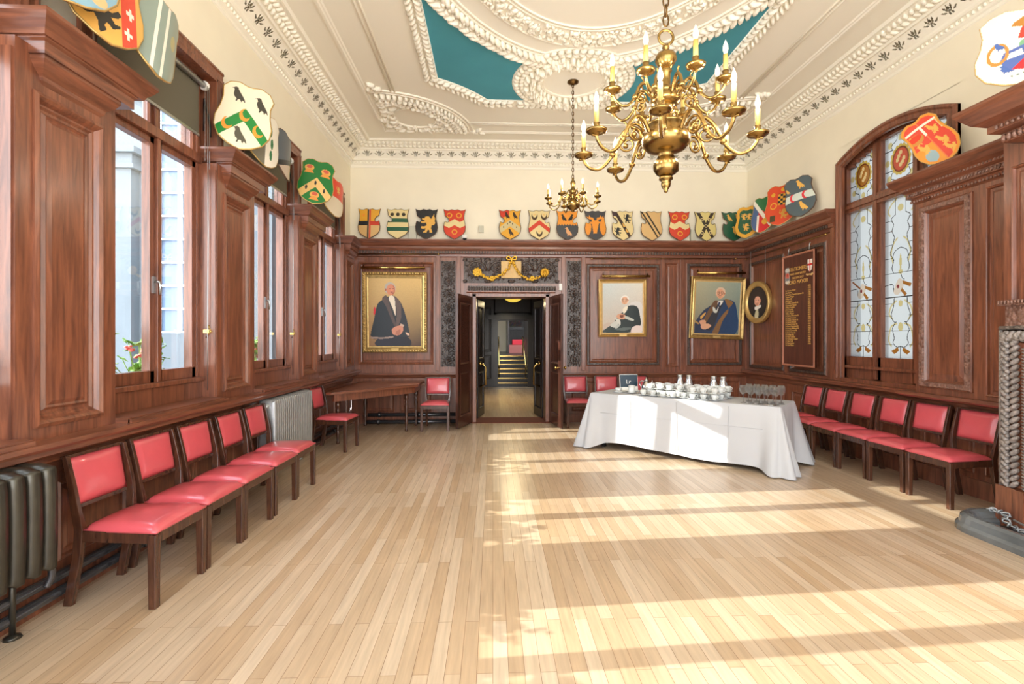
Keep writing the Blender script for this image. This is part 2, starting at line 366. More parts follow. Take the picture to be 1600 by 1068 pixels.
def paint(name, w, h, res, base, layers, mat='paint', outline=None, place=None, parent=None, mottle=0.0):
    """flat painted face: a fine grid in (u,w) with a colour per cell; place(u,w) -> point"""
    nx, ny = max(2, int(w / res)), max(2, int(h / res))
    us = np.linspace(0, 1, nx + 1); ws = np.linspace(0, 1, ny + 1)
    U, W = np.meshgrid((us[:-1] + us[1:]) / 2 - 0.5, (ws[:-1] + ws[1:]) / 2)
    C = np.zeros((ny, nx, 3))
    C[:] = base(U, W) if callable(base) else base
    for (fn, c) in layers:
        k = fn(U, W); 
        if callable(c): C[k] = c(U, W)[k]
        else: C[k] = c
    if mottle: C *= (1 + mottle * (np.random.RandomState(3).rand(ny, nx, 1) - 0.5))
    keep = inpoly(U, W, outline) if outline is not None else np.ones(U.shape, bool)
    idx = -np.ones((ny + 1, nx + 1), int); vs = []; fs = []; cols = []
    place = place or (lambda u, v: (u * w, 0.0, v * h))
    for j in range(ny):
        for i in range(nx):
            if not keep[j, i]: continue
            f = []
            for (jj, ii) in ((j, i), (j, i + 1), (j + 1, i + 1), (j + 1, i)):
                if idx[jj, ii] < 0: idx[jj, ii] = len(vs); vs.append(place(us[ii] - 0.5, ws[jj]))
                f.append(int(idx[jj, ii]))
            fs.append(f); cols.append(C[j, i])
    me = bpy.data.meshes.new(name); me.from_pydata(vs, [], fs); me.materials.append(M[mat])
    at = me.attributes.new('Col', 'FLOAT_COLOR', 'CORNER')
    arr = np.ones((len(fs), 4, 4)); arr[:, :, :3] = np.array(cols)[:, None, :]
    at.data.foreach_set('color', arr.ravel()); me.polygons.foreach_set('use_smooth', [True] * len(fs)); me.update()
    o = bpy.data.objects.new(name, me); COL.objects.link(o)
    if parent is not None: o.parent = parent
    return o
_s, _c = math.sin(math.atan(30 / 800.0)), math.cos(math.atan(30 / 800.0))
# ================================================================== THE ROOM
XL, XR, YB, YF, HC = -2.53, 4.65, 9.2, -3.0, 4.9
CXR, CYR = 1.06, 3.1
def S(name, mb, mats, parent=None, **k):
    return mb.build(name, mats, parent, kind='structure' if parent is None else None, **k)
def Bw(x, y, d=0.0):                      # point of the back wall from a position measured on the photograph
    u = (x - 800) / 800.0; v = (529 - y) / 800.0; t = (YB - d) / (_c - u * _s)
    return ((_s + u * _c) * t, 1.5 + v * t)
BAYS = [(-0.46, 0.78), (1.48, 2.72), (3.42, 4.65), (5.36, 6.58), (7.30, 8.55)]
PIERS = [(0.78, 1.48), (2.72, 3.42), (4.65, 5.36), (6.58, 7.30), (8.55, 9.19)]

# floor
S('floor', MB().box(XL - 0.3, YF - 0.2, -0.1, XR + 0.4, YB + 0.05, 0.0), 'floor')
# ---- left wall, cream plaster with window openings
XAX, YAX, ZAX = (1, 0, 0), (0, 1, 0), (0, 0, 1)
mb = MB().panelled((XL, 0, 0), YAX, ZAX, XAX, (YF, 0.0, YB, HC), holes=[(a - 0.11, 0.9, b + 0.11, 3.86) for a, b in BAYS])
wall_left = S('wall_left', mb, 'wallcream')
mb = MB()                                  # outer leaf that closes the wall between the window openings
for a, b in [(YF, -0.57)] + [(BAYS[i][1] + 0.11, BAYS[i + 1][0] - 0.11) for i in range(4)] + [(8.66, YB)]:
    mb.box(-2.78, a, 0, -2.74, b, HC)
mb.box(-2.78, YF, 3.86, -2.74, YB, HC); mb.box(-2.78, YF, 0, -2.74, YB, 0.96)
S('masonry', mb, 'stone', wall_left)
# ---- rear wall, unseen behind the camera; its tall windows widened to brighten the room
mb = MB().panelled((0, YF, 0), XAX, ZAX, YAX, (XL, 0, XR, HC), holes=[(q - 1.05, 0.4, q + 1.05, 4.4) for q in (-1.2, 1.06, 3.3)])
wall_rear = S('wall_rear', mb, 'wallcream')
mb = MB()
for q in (-1.2, 1.06, 3.3):
    mb.box(q - 0.03, YF - 0.06, 0.4, q + 0.03, YF - 0.02, 4.4); mb.box(q - 1.05, YF - 0.06, 2.9, q + 1.05, YF - 0.02, 2.97)
S('window_bars', mb, 'wood', wall_rear)

# ---- back wall: cream above, oak panelling below, doorway
DX0, DX1, DZ = Bw(738, 500)[0], Bw(858, 500)[0], Bw(800, 461)[1]
mb = MB().panelled((0, YB, 0), XAX, ZAX, (0, -1, 0), (XL, 3.0, XR, HC))
wall_back = S('wall_back', mb, 'wallcream')
P_PLAIN = [(0, 0), (0, .015), (.02, .02), (.035, .006), (.045, -.012), (.06, -.015), (.075, -.004), (.085, -.004), (.09, -.02)]
P_CARVE = [(0, 0), (0, .012), (.012, .018), (.02, .03), (.055, .03), (.063, .014), (.075, .0), (.085, -.016), (.10, -.016), (.13, -.008)]
P_SMALL = [(0, 0), (.01, .01), (.02, .006), (.028, -.012), (.05, -.012), (.07, -.004)]
def prect(x0, y0, x1, y1):
    a, t = Bw(x0, y0); b, q = Bw(x1, y1); return (a, q, b, t)
R1 = prect(560.7, 409, 679.7, 569); R2 = prect(915, 412, 1030, 571); R3 = prect(1039, 411, 1059, 573); R4 = prect(1071, 411, 1158, 571)
low = []
for a, b in ((-2.3, -1.75), (-1.65, -1.1), (1.42, 1.98), (2.06, 2.62), (2.7, 3.2), (3.28, 3.8), (3.88, 4.5)): low.append(((a, .2, b, .74), P_SMALL))
mb = MB().panelled((0, YB - 0.03, 0), XAX, ZAX, (0, -1, 0), (-2.5, 0, 4.62, 3.02),
    panels=[(R1, P_PLAIN), (R2, P_CARVE, [0, 0, 1, 1, 1, 0, 0, 0, 0]), (R3, P_SMALL), (R4, P_CARVE, [0, 0, 1, 1, 1, 0, 0, 0, 0])] + low, holes=[(DX0, 0, DX1, DZ)])
mb.box(-2.5, YB - 0.055, 0, DX0 - .12, YB - .02, .15); mb.box(DX1 + .12, YB - 0.055, 0, 4.62, YB - .02, .15)
S('oak_panelling', mb, ['wood', 'carve'], wall_back)
# pilaster strips and plain uprights
mb = MB()
for x in (548, 684.5, 717, 880, 911, 1035, 1064.5): 
    q = Bw(x, 500)[0]; mb.box(q - .035, YB - .052, .93, q + .035, YB - .02, 2.98)
S('upright_strip', mb, 'wood', wall_back, bevel=.006)
# dado rail of the back wall
DADO = [(0, .80), (.02, .815), (.03, .84), (.055, .85), (.065, .87), (.065, .885), (0, .89)]
mb = MB()
for a, b in ((-2.5, DX0 - .13), (DX1 + .13, 4.6)): mb.sweep(DADO, [(a, YB - .03, 0), (b, YB - .03, 0)])
S('dado_rail', mb, 'woodh', wall_back)
# cornice shelf of the panelling, back wall and right wall in one run
SHELF = [(0, 2.95), (.02, 2.965), (.025, 3.0), (.045, 3.01), (.045, 3.06), (.06, 3.07), (.075, 3.10), (.075, 3.135), (.10, 3.15), (.13, 3.19), (.14, 3.215), (.15, 3.22), (.15, 3.25), (0, 3.25)]
mb = MB().sweep(SHELF, [(-2.5, YB - .03, 0), (4.62, YB - .03, 0), (4.62, 6.72, 0)])
S('trim_1', mb, 'woodh')
mb = MB()
for i in range(140):
    x = -2.4 + i * 0.05; mb.box(x, YB - .098, 3.012, x + .028, YB - .07, 3.055)
for i in range(46):
    y = 9.08 - i * .05; mb.box(4.552, y, 3.012, 4.58, y + .028, 3.055)
S('trim_2', mb, 'carve')
# picture rails: thin rods under the cornice
# ---- carved oak strips beside the door and the overdoor panel
def acanthus(mb, u0, v0, u1, v1, P, seed=1):
    """carved scrollwork filling the rect; P(u, v, h) -> point; the field is divided in squares each with one scroll"""
    rnd = random.Random(seed); w, h = u1 - u0, v1 - v0
    vert = h >= w; L, T = (h, w) if vert else (w, h)
    k = max(1, round(L / T / 1.0)); cell = L / k
    f = (lambda a, b: P(u0 + b, v0 + a, 0)) if vert else (lambda a, b: P(u0 + a, v0 + b, 0))
    up = Vector(P(0, 0, 1)) - Vector(P(0, 0, 0))
    def at(a, b, hh): return Vector(f(min(max(a, .005), L - .005), min(max(b, T * .05), T * .95))) + up * hh
    def leaf(a, b, ang, ln, wd, hh):
        p = at(a, b, hh); q = at(a + .01 * math.cos(ang), b + .01 * math.sin(ang), hh + .002); d = (q - p)
        if d.length < 1e-6: return
        d.normalize(); y = up.cross(d).normalized(); X = Matrix((d, y, d.cross(y))).transposed(); mb.blob(p, (ln, wd, wd * .8), X, 7, 4)
    for i in range(k):
        c = (i + .5) * cell; sgn = 1 if i % 2 == 0 else -1; R = min(T, cell) * .44; pts = []
        for q in range(20):
            a = q / 19 * 3.1 * PI; r = R * (1 - q / 19 * .82); pts.append((c + sgn * r * math.cos(a), T / 2 + r * math.sin(a)))
        mb.tube([at(a, b, .014 + .012 * q / 19) for q, (a, b) in enumerate(pts)], [T * .050 * (1 - .4 * q / 19) for q in range(20)], 6)
        for q in range(0, 19):                       # leaves springing off the outside of the scroll
            a, b = pts[q]; ang = math.atan2(b - T / 2, a - c) + sgn * rnd.uniform(.3, .9); ln = T * rnd.uniform(.08, .14)
            leaf(a + .6 * ln * math.cos(ang), b + .6 * ln * math.sin(ang), ang, ln, T * .042, .012)
        for q in range(7): an = q * 2 * PI / 7; leaf(c + T * .09 * math.cos(an), T / 2 + T * .09 * math.sin(an), an, T * .085, T * .045, .026)
        mb.blob(at(c, T / 2, .032), (T * .06,) * 3, None, 7, 5)
        for sx in (-1, 1):                           # corner sprays between scrolls
            for sy in (-1, 1):
                for q in range(4): an = math.atan2(sy, sx) + (q - 1.5) * .5; leaf(c + sx * cell * .40 + T * .05 * math.cos(an), T / 2 + sy * T * .40 + T * .05 * math.sin(an), an, T * .10, T * .036, .012)
PB = lambda u, v, h: (u, YB - .035 - h, v)
carved = []
for (x0, x1, sd) in ((690.5, 711, 3), (886.6, 906, 9)):
    r = prect(x0, 408, x1, 572); mb = MB(); acanthus(mb, *r, PB, sd)
    mb.box(r[0] - .012, YB - .05, r[1], r[0], YB - .02, r[3]); mb.box(r[2], YB - .05, r[1], r[2] + .012, YB - .02, r[3])
    mb.box(r[0], YB - .036, r[1], r[2], YB - .02, r[3])
    S('carved_strip', mb, 'carve', wall_back)
r = prect(725, 403, 872, 443); mb = MB()
acanthus(mb, *r, PB, 21); mb.box(r[0], YB - .036, r[1], r[2], YB - .02, r[3])
S('carved_overdoor', mb, 'carve', wall_back)
r2 = prect(731, 447, 868, 456); mb = MB()
mb.box(r2[0], YB - .07, r2[1], r2[2], YB - .03, r2[3])
for i in range(34):
    q = r2[0] + (i + .5) * (r2[2] - r2[0]) / 34; mb.blob((q, YB - .072, (r2[1] + r2[3]) / 2), (.018, .016, .04), None, 6, 4)
S('carved_lintel', mb, 'carve', wall_back)
# gilt swag on the overdoor: book, ribbon bow, two rosettes and garlands, one carving
bx0, bz1 = Bw(783, 409); bx1, bz0 = Bw(814, 435); bxm = (bx0 + bx1) / 2
sw = thing('gilt_swag', 'gilt carved swag with open book, bow and flower garlands above the doorway', 'carving', (bxm, YB - .06, (bz0 + bz1) / 2))
OX, OY, OZ = sw.location
mb = MB()
for sg in (-1, 1):
    pts = [(0, .0), (sg * .09, .012), ((bx1 - bxm) * sg, 0.0)]
    for (a, d), (b, e) in zip(pts[:-1], pts[1:]):
        mb.add([(a, -.02 - d, bz0 - OZ), (b, -.02 - e, bz0 - OZ), (b, -.02 - e, bz1 - OZ), (a, -.02 - d, bz1 - OZ), (a, .02, bz0 - OZ), (b, .02, bz0 - OZ), (b, .02, bz1 - OZ), (a, .02, bz1 - OZ)],
               [(0, 1, 2, 3), (0, 4, 5, 1), (3, 2, 6, 7), (0, 3, 7, 4), (1, 5, 6, 2)])
mb.build('open_book', 'paleivory', sw)
mb = MB()
def bwl(x, y, h=0.05): a, z = Bw(x, y); return Vector((a - OX, -h, z - OZ))
for sg in (-1, 1):
    c0 = bwl(799, 406); loop = [c0, c0 + V(sg * .05, -.01, .045), c0 + V(sg * .085, -.01, .03), c0 + V(sg * .07, -.01, -.01), c0]
    mb.tube(spline(loop, 4, False), .014, 6)
    mb.tube(spline([c0, c0 + V(sg * .012, 0, -.06), c0 + V(sg * .03, 0, -.10)], 4, False), .012, 6)
mb.build('ribbon_bow', 'giltcarve', sw)
rnd = random.Random(5)
for path in (((798, 410), (793, 421), (785, 429), (774, 434), (766, 436), (757, 433), (753, 430)), ((801, 410), (806, 420), (813, 430), (824, 437), (836, 436), (846, 432), (852, 427))):
    mb = MB()
    for (a, b) in spline(path, 6, False):
        for q in range(2): mb.blob(bwl(a + rnd.uniform(-1.5, 1.5), b + rnd.uniform(-1.5, 1.5), rnd.uniform(.04, .07)), (.02, .018, .02), None, 5, 4)
    mb.build('garland', 'giltcarve', sw)
for (x, y, np_, r) in ((746, 426, 9, .085), (850.5, 426.5, 22, .088)):
    mb = MB(); c0 = bwl(x, y, .03)
    for k in range(np_):
        a = 2 * PI * k / np_; d = V(math.cos(a), 0, math.sin(a))
        mb.blob(c0 + d * r * .6 + V(0, -.012, 0), (r * .42, .016, r * (.34 if np_ < 12 else .1)), Matrix.Rotation(-a, 3, 'Y'), 7, 4)
        if np_ < 12: mb.blob(c0 + d * r * .3 + V(0, -.03, 0), (r * .3, .016, r * .24), Matrix.Rotation(-a + .4, 3, 'Y'), 7, 4)
    mb.blob(c0 + V(0, -.03, 0), (r * .3, .03, r * .3), None, 10, 6)
    mb.build('rosette_flower', 'giltcarve', sw)
for (x, y) in ((769, 436), (831, 436)):
    mb = MB(); c0 = bwl(x, y, .06)
    for k in range(6): a = k * PI / 3; mb.blob(c0 + V(.028 * math.cos(a), 0, .028 * math.sin(a)), (.024, .014, .024), None, 6, 4)
    mb.blob(c0 + V(0, -.015, 0), (.016,) * 3, None, 6, 4)
    mb.build('small_flower', 'giltcarve', sw)

# ---- ceiling
mb = MB().box(XL - .25, YF, HC, XR + .25, YB + .2, HC + .12)
ceiling = S('ceiling', mb, 'plaster')
def mir(f):
    for sx in (-1, 1):
        for sy in (-1, 1): f(sx, sy)
def ell(a, b, n=120, t0=0, t1=2 * PI): return [(a * math.cos(t0 + (t1 - t0) * k / n), b * math.sin(t0 + (t1 - t0) * k / n)) for k in range(n + 1)]
NC = (2.80, 5.37)
notch = [(NC[0] + 2.05 * math.cos(t), NC[1] + 2.05 * math.sin(t)) for t in np.linspace(PI + math.acos(1.02 / 2.05), PI + math.asin(1.19 / 2.05), 14)]
ros = [(.8 * math.cos(t), 3.64 + .8 * math.sin(t)) for t in np.linspace(math.radians(42.5), math.radians(-37), 14)]
t0 = math.atan2(3.64 + .8 * math.sin(math.radians(-37)), .8 * math.cos(math.radians(-37)))
e0 = math.acos(.8 * math.cos(math.radians(-37)) / 2.17); e1 = math.acos(1.78 / 2.17)
earc = [(2.17 * math.cos(t), 3.31 * math.sin(t)) for t in np.linspace(e0, e1, 20)]
BLUE = [(1.78, 1.89)] + notch + ros + earc[1:-1]
def fblue(sx, sy):
    poly = [(CXR + sx * a, CYR + sy * b, HC - .004) for a, b in BLUE]
    mb = MB(); n_ = len(poly); mb.add(poly, [tuple(range(n_))]); mb.build('blue_field', 'blue', ceiling)
mir(fblue)
def leafrow(mb, path, width, pitch, tilt=.7, hgt=.03, z=HC, rnd=random.Random(2), nrm=Vector((0, 0, -1)), both=True, lw=.36):
    P = [Vector((p[0], p[1], p[2] if len(p) > 2 else z)) for p in path]; acc = 0.0; k = 0
    for a, b in zip(P[:-1], P[1:]):
        d = b - a; L = d.length
        if L < 1e-6: continue
        d /= L; w = d.cross(nrm)
        while acc < L:
            c = a + d * acc
            for sg in ((-1, 1) if both else (1 if k % 2 else -1,)):
                ang = tilt * sg + rnd.uniform(-.15, .15); dd = d * math.cos(ang) + w * math.sin(ang)
                X = Matrix((dd, nrm.cross(dd), nrm)).transposed()
                mb.blob(c + w * sg * width * .24 + nrm * hgt * .4, (width * .34, width * lw * .45, hgt * rnd.uniform(.7, 1.2)), X, 6, 4)
            acc += pitch; k += 1
        acc -= L
def full(pts): return [(CXR + a, CYR + b) for a, b in pts]
mb = MB(); leafrow(mb, full(ell(2.08, 3.21, 160)), .24, .085, .6, .05, lw=.27, rnd=random.Random(21)); leafrow(mb, full(ell(2.08, 3.21, 160)), .10, .12, .25, .045, lw=.55, rnd=random.Random(22))
for a, b in ((1.975, 3.10), (1.93, 3.05)): mb.tube([(x, y, HC - .004) for x, y in full(ell(a, b, 100))], .014, 6)
S('trim_3', mb, 'plaster')
mb = MB(); rr = random.Random(11)
for k in range(1500):
    t = rr.uniform(0, 2 * PI); q = rr.uniform(.05, .95); a, b = 1.56 + .145 * q, 2.525 + .28 * q; s_ = rr.uniform(.5, 1.2)
    mb.blob((CXR + a * math.cos(t), CYR + b * math.sin(t), HC - .01), (.042 * s_, .020 * s_, .030 * s_), Matrix.Rotation(rr.uniform(0, PI), 3, 'Z'), 6, 4)
for a, b in ((1.718, 2.824), (1.545, 2.51), (1.51, 2.46)): mb.tube([(x, y, HC - .004) for x, y in full(ell(a, b, 100))], .013, 6)
S('trim_4', mb, 'plaster')
def rosette(sy):
    c = (0, sy * 3.64); mb = MB(); rr = random.Random(4)
    circ = lambda r: full([(c[0] + r * math.cos(t), c[1] + r * math.sin(t)) for t in np.linspace(0, 2 * PI, 73)])
    leafrow(mb, circ(.72), .15, .085, .6, .04, lw=.55); leafrow(mb, circ(.58), .16, .115, .95, .075, rnd=rr, lw=.42); leafrow(mb, circ(.49), .14, .10, .5, .065, rnd=rr, lw=.42); leafrow(mb, circ(.54), .07, .12, .2, .09, rnd=rr, lw=.5)
    for r in (.795, .635, .42, .40): mb.tube([(x, y, HC - .006) for x, y in circ(r)], .014, 6)
    S('trim_5' if sy > 0 else 'trim_6', mb, 'plaster')
rosette(1); rosette(-1)
mb = MB()
def fframe(sx, sy):
    path = [(1.87, 1.3)] + [(NC[0] + 1.95 * math.cos(t), NC[1] + 1.95 * math.sin(t)) for t in np.linspace(PI + math.acos(.93 / 1.95), PI + math.asin(1.10 / 1.95), 14)] + [(.75, 4.27)]
    leafrow(mb, [(CXR + sx * a, CYR + sy * b) for a, b in path], .20, .085, .6, .045, lw=.27)
    inner = [(CXR + sx * a, CYR + sy * b, HC - .004) for a, b in [(1.79, 1.3)] + [(NC[0] + 2.035 * math.cos(t), NC[1] + 2.035 * math.sin(t)) for t in np.linspace(PI + math.acos(1.01 / 2.035), PI + math.asin(1.18 / 2.035), 14)] + [(.62, 4.19)]]
    mb.tube(inner, .014, 6)
mir(fframe); leafrow(mb, [(CXR + .7, CYR + 4.27), (CXR - .7, CYR + 4.27)], .20, .085, .6, .045, lw=.27)
leafrow(mb, [(CXR + 1.87, CYR - 1.3), (CXR + 1.87, CYR + 1.3)], .20, .085, .6, .045, lw=.27); leafrow(mb, [(CXR - 1.87, CYR - 1.3), (CXR - 1.87, CYR + 1.3)], .20, .085, .6, .045, lw=.27)
S('trim_7', mb, 'plaster')
# stepped plain bands of the ceiling and the corner fans
STEP = [(0, 0), (0, -.022), (.03, -.022), (.045, -.012), (.06, -.012), (.075, 0)]
mb = MB(); i1 = .74
mb.sweep(STEP, [(XL + i1, YF + i1, HC), (XL + i1, YB - i1, HC), (XR - i1, YB - i1, HC), (XR - i1, YF + i1, HC)], closed=True)
def fline2(sx, sy):
    a = [(CXR + sx * 2.41, CYR, HC - .006), (CXR + sx * 2.41, CYR + sy * (NC[1] - 1.365), HC - .006)]
    for o in (0, .05): mb.tube([(p[0] + sx * o, p[1], p[2]) for p in a], .014, 6)
    b = [(CXR, CYR + sy * 4.97, HC - .006), (CXR + sx * (NC[0] - 1.365), CYR + sy * 4.97, HC - .006)]
    for o in (0, .05): mb.tube([(p[0], p[1] + sy * o, p[2]) for p in b], .014, 6)
    for r in (1.42, 1.36): mb.tube([(CXR + sx * (NC[0] + r * math.cos(t)), CYR + sy * (NC[1] + r * math.sin(t)), HC - .004) for t in np.linspace(PI, 1.5 * PI, 24)], .018, 6)
mir(fline2)
S('trim_8', mb, 'plaster')
def fan(sx, sy):
    mb = MB(); rr = random.Random(8 + sx + 2 * sy)
    for r in (1.26, 1.12): leafrow(mb, [(CXR + sx * (NC[0] + r * math.cos(t)), CYR + sy * (NC[1] + r * math.sin(t))) for t in np.linspace(PI + .08, 1.5 * PI - .08, 24)], .16, .08, .9, .05, rnd=rr)
    for k in range(130):
        t = rr.uniform(PI + .1, 1.5 * PI - .1); r = 1.1 * math.sqrt(rr.uniform(.02, 1)); a, b = r * math.cos(t), r * math.sin(t)
        if ((a + .55) / .34) ** 2 + ((b + .55) / .34) ** 2 < 1 or a > -.06 or b > -.06: continue
        ang = rr.uniform(0, PI); mb.blob((CXR + sx * (NC[0] + a), CYR + sy * (NC[1] + b), HC - .012), (.085, .032, rr.uniform(.03, .055)), Matrix.Rotation(ang, 3, 'Z'), 6, 4)
    mb.tube([(CXR + sx * (NC[0] - .55 + .34 * math.cos(t)), CYR + sy * (NC[1] - .55 + .34 * math.sin(t)), HC - .01) for t in np.linspace(0, 2 * PI, 28)], .02, 6)
    for (a, b) in ((-.1, -1.5), (-1.5, -.1)):
        for k in range(5): mb.blob((CXR + sx * (NC[0] + a + rr.uniform(-.08, .08)), CYR + sy * (NC[1] + b + rr.uniform(-.08, .08)), HC - .012), (.07, .03, .04), Matrix.Rotation(rr.uniform(0, 3), 3, 'Z'), 6, 4)
    S({(-1, 1): 'trim_9', (1, 1): 'trim_10', (-1, -1): 'trim_11', (1, -1): 'trim_12'}[(sx, sy)], mb, 'plaster')
mir(fan)
# ceiling cornice: moulded bed, pierced palmette frieze, leaf band
PATH = [(XL, YF, 0), (XL, YB, 0), (XR, YB, 0), (XR, YF, 0)]
mb = MB().sweep([(0, 4.54), (.012, 4.55), (.012, 4.58), (.03, 4.59), (.045, 4.605), (.045, 4.645), (.07, 4.65), (.085, 4.665), (.09, 4.685), (.10, 4.695)], PATH)
mb.sweep([(.21, 4.80), (.215, 4.79), (.235, 4.79), (.245, 4.81), (.40, 4.88), (.405, 4.87), (.43, 4.87), (.45, 4.90)], PATH)
legs_ = ((V(XL, YF, 0), V(0, 1, 0), V(1, 0, 0), YB - YF), (V(XL, YB, 0), V(1, 0, 0), V(0, -1, 0), XR - XL), (V(XR, YB, 0), V(0, -1, 0), V(-1, 0, 0), YB - YF))
for (o_, d_, n_, L_) in legs_:
    k = int((L_ - .1) / .058)
    for i in range(k):
        c = o_ + d_ * (.06 + i * .058) + n_ * .052; mb.blob((c.x, c.y, 4.625), (.02, .02, .021), None, 6, 4)
S('trim_13', mb, 'plaster')
mb = MB(); pitch = .21; nx, ny = 21, 15
uu, tt = np.meshgrid((np.arange(nx) + .5) / nx - .5, (np.arange(ny) + .5) / ny); hole = np.zeros(uu.shape, bool)
for (cu, ct, ang, la, lb) in ((0, .62, 0, .20, .05), (.14, .60, -.5, .19, .045), (-.14, .60, .5, .19, .045), (.28, .42, -1.0, .15, .04), (-.28, .42, 1.0, .15, .04), (.07, .24, .35, .11, .045), (-.07, .24, -.35, .11, .045)):
    du, dt = (uu - cu), (tt - ct) * .75; ca, sa = math.cos(ang), math.sin(ang); hole |= ((du * sa * -1 + dt * ca) / la) ** 2 + ((du * ca + dt * sa) / lb) ** 2 < 1
for (o_, d_, n_, L_) in legs_:
    nrep = int(L_ / pitch); off = (L_ - nrep * pitch) / 2
    ncols = nrep * nx; base_i = len(mb.v)
    for i in range(ncols + 1):
        s_ = off + i * pitch / nx
        for j in range(ny + 1):
            q = j / ny; p = o_ + d_ * s_ + n_ * (.10 + .11 * q); mb.v.append((p.x, p.y, 4.695 + .105 * q))
    for i in range(ncols):
        cu = i % nx
        for j in range(ny):
            if hole[j, cu]: continue
            a = base_i + i * (ny + 1) + j; mb.f.append((a, a + ny + 1, a + ny + 2, a + 1)); mb.m.append(0); mb.s.append(False)
    for e0_, e1_ in ((0, off), (L_ - off, L_)):
        P_ = lambda s_, q: tuple(o_ + d_ * s_ + n_ * (.10 + .11 * q) + V(0, 0, 4.695 + .105 * q)); mb.quad(P_(e0_, 0), P_(e1_, 0), P_(e1_, 1), P_(e0_, 1))
S('trim_14', mb, 'plaster')
mb = MB(); rr = random.Random(3)
for (o_, d_, n_, L_) in legs_:
    nn = (n_ * -.41 * -1 + V(0, 0, -.91)).normalized(); pth = [o_ + d_ * .35 + n_ * .32 + V(0, 0, 4.846), o_ + d_ * (L_ - .35) + n_ * .32 + V(0, 0, 4.846)]
    leafrow(mb, [tuple(p) for p in pth], .14, .075, .9, .022, rnd=rr, nrm=nn, lw=.45)
S('trim_15', mb, 'plaster')
# ================================================================== LEFT SIDE: piers, windows, ledge
PIERPROF = [(0, 0), (0, .012), (.02, .02), (.035, .006), (.05, -.016), (.06, -.018), (.072, -.03), (.085, -.03), (.10, -.016), (.112, -.022), (.135, -.012)]
XP = -2.45
def pier(n, f, far=False):
    mb = MB().panelled((XP, 0, 0), YAX, ZAX, XAX, (n, .95, f, 3.06), panels=[((n + .10, 1.02, f - .11, 2.83), PIERPROF)])
    for y in (n, f): mb.quad((-2.74, y, .95), (XP, y, .95), (XP, y, 3.06), (-2.74, y, 3.06))
    for y, s_ in ((n, -1), (f, 1)): mb.box(-2.52, y, .95, -2.46, y + s_ * .012, 3.0)
    S('window_pier', mb, 'wood', wall_left)
    mb = MB()
    def tier(a, b, prof, x=-2.74): mb.sweep(prof, [(x, a, 0), (XP, a, 0), (XP, b, 0), (x, b, 0)])
    mb.sweep([(0, 2.88), (.015, 2.90), (.02, 2.92), (.05, 2.95), (.06, 2.965), (.075, 2.99), (.075, 3.01), (0, 3.02)], [(XP - .04, n + .16, 0), (XP, n + .16, 0), (XP, f - .13, 0), (XP - .04, f - .13, 0)])
    mb.sweep([(0, 3.01), (.085, 3.01), (.085, 3.075), (.10, 3.085), (.10, 3.10), (0, 3.10)], [(XP - .04, n + .16, 0), (XP, n + .16, 0), (XP, f - .035, 0), (XP - .04, f - .035, 0)])
    tier(n + .155, f - .0, [(0, 3.09), (.11, 3.095), (.12, 3.12), (.15, 3.155), (.165, 3.18), (.17, 3.185), (.17, 3.205), (-.3, 3.205)], -2.70)
    S('pier_cap', mb, 'woodh', wall_left)
for (n, f) in PIERS: pier(n, f)
# ledge and dado along the left wall
LEDGE = [(0, .74), (.02, .76), (.03, .80), (.06, .82), (.06, .845), (.12, .865), (.145, .88), (.145, .905), (.165, .91), (.175, .925), (.175, .95), (-.2, .955)]
mb = MB().sweep(LEDGE, [(-2.5, YF, 0), (-2.5, YB - .02, 0)])
for a, b in BAYS: mb.box(-2.68, a, .95, -2.36, b, .985); mb.box(-2.37, a, .94, -2.345, b, .975)
S('trim_16', mb, 'woodh')
low = []
y = YF + .1
while y < 9.0: low.append(((y, .22, y + .56, .68), P_SMALL)); y += .66
mb = MB().panelled((-2.5, 0, 0), YAX, ZAX, XAX, (YF, 0, YB, .78), panels=low)
S('wainscot', mb, 'wood', wall_left)
S('baseboard_left', MB().box(-2.5, YF, 0, -2.475, YB, .16), 'wood')

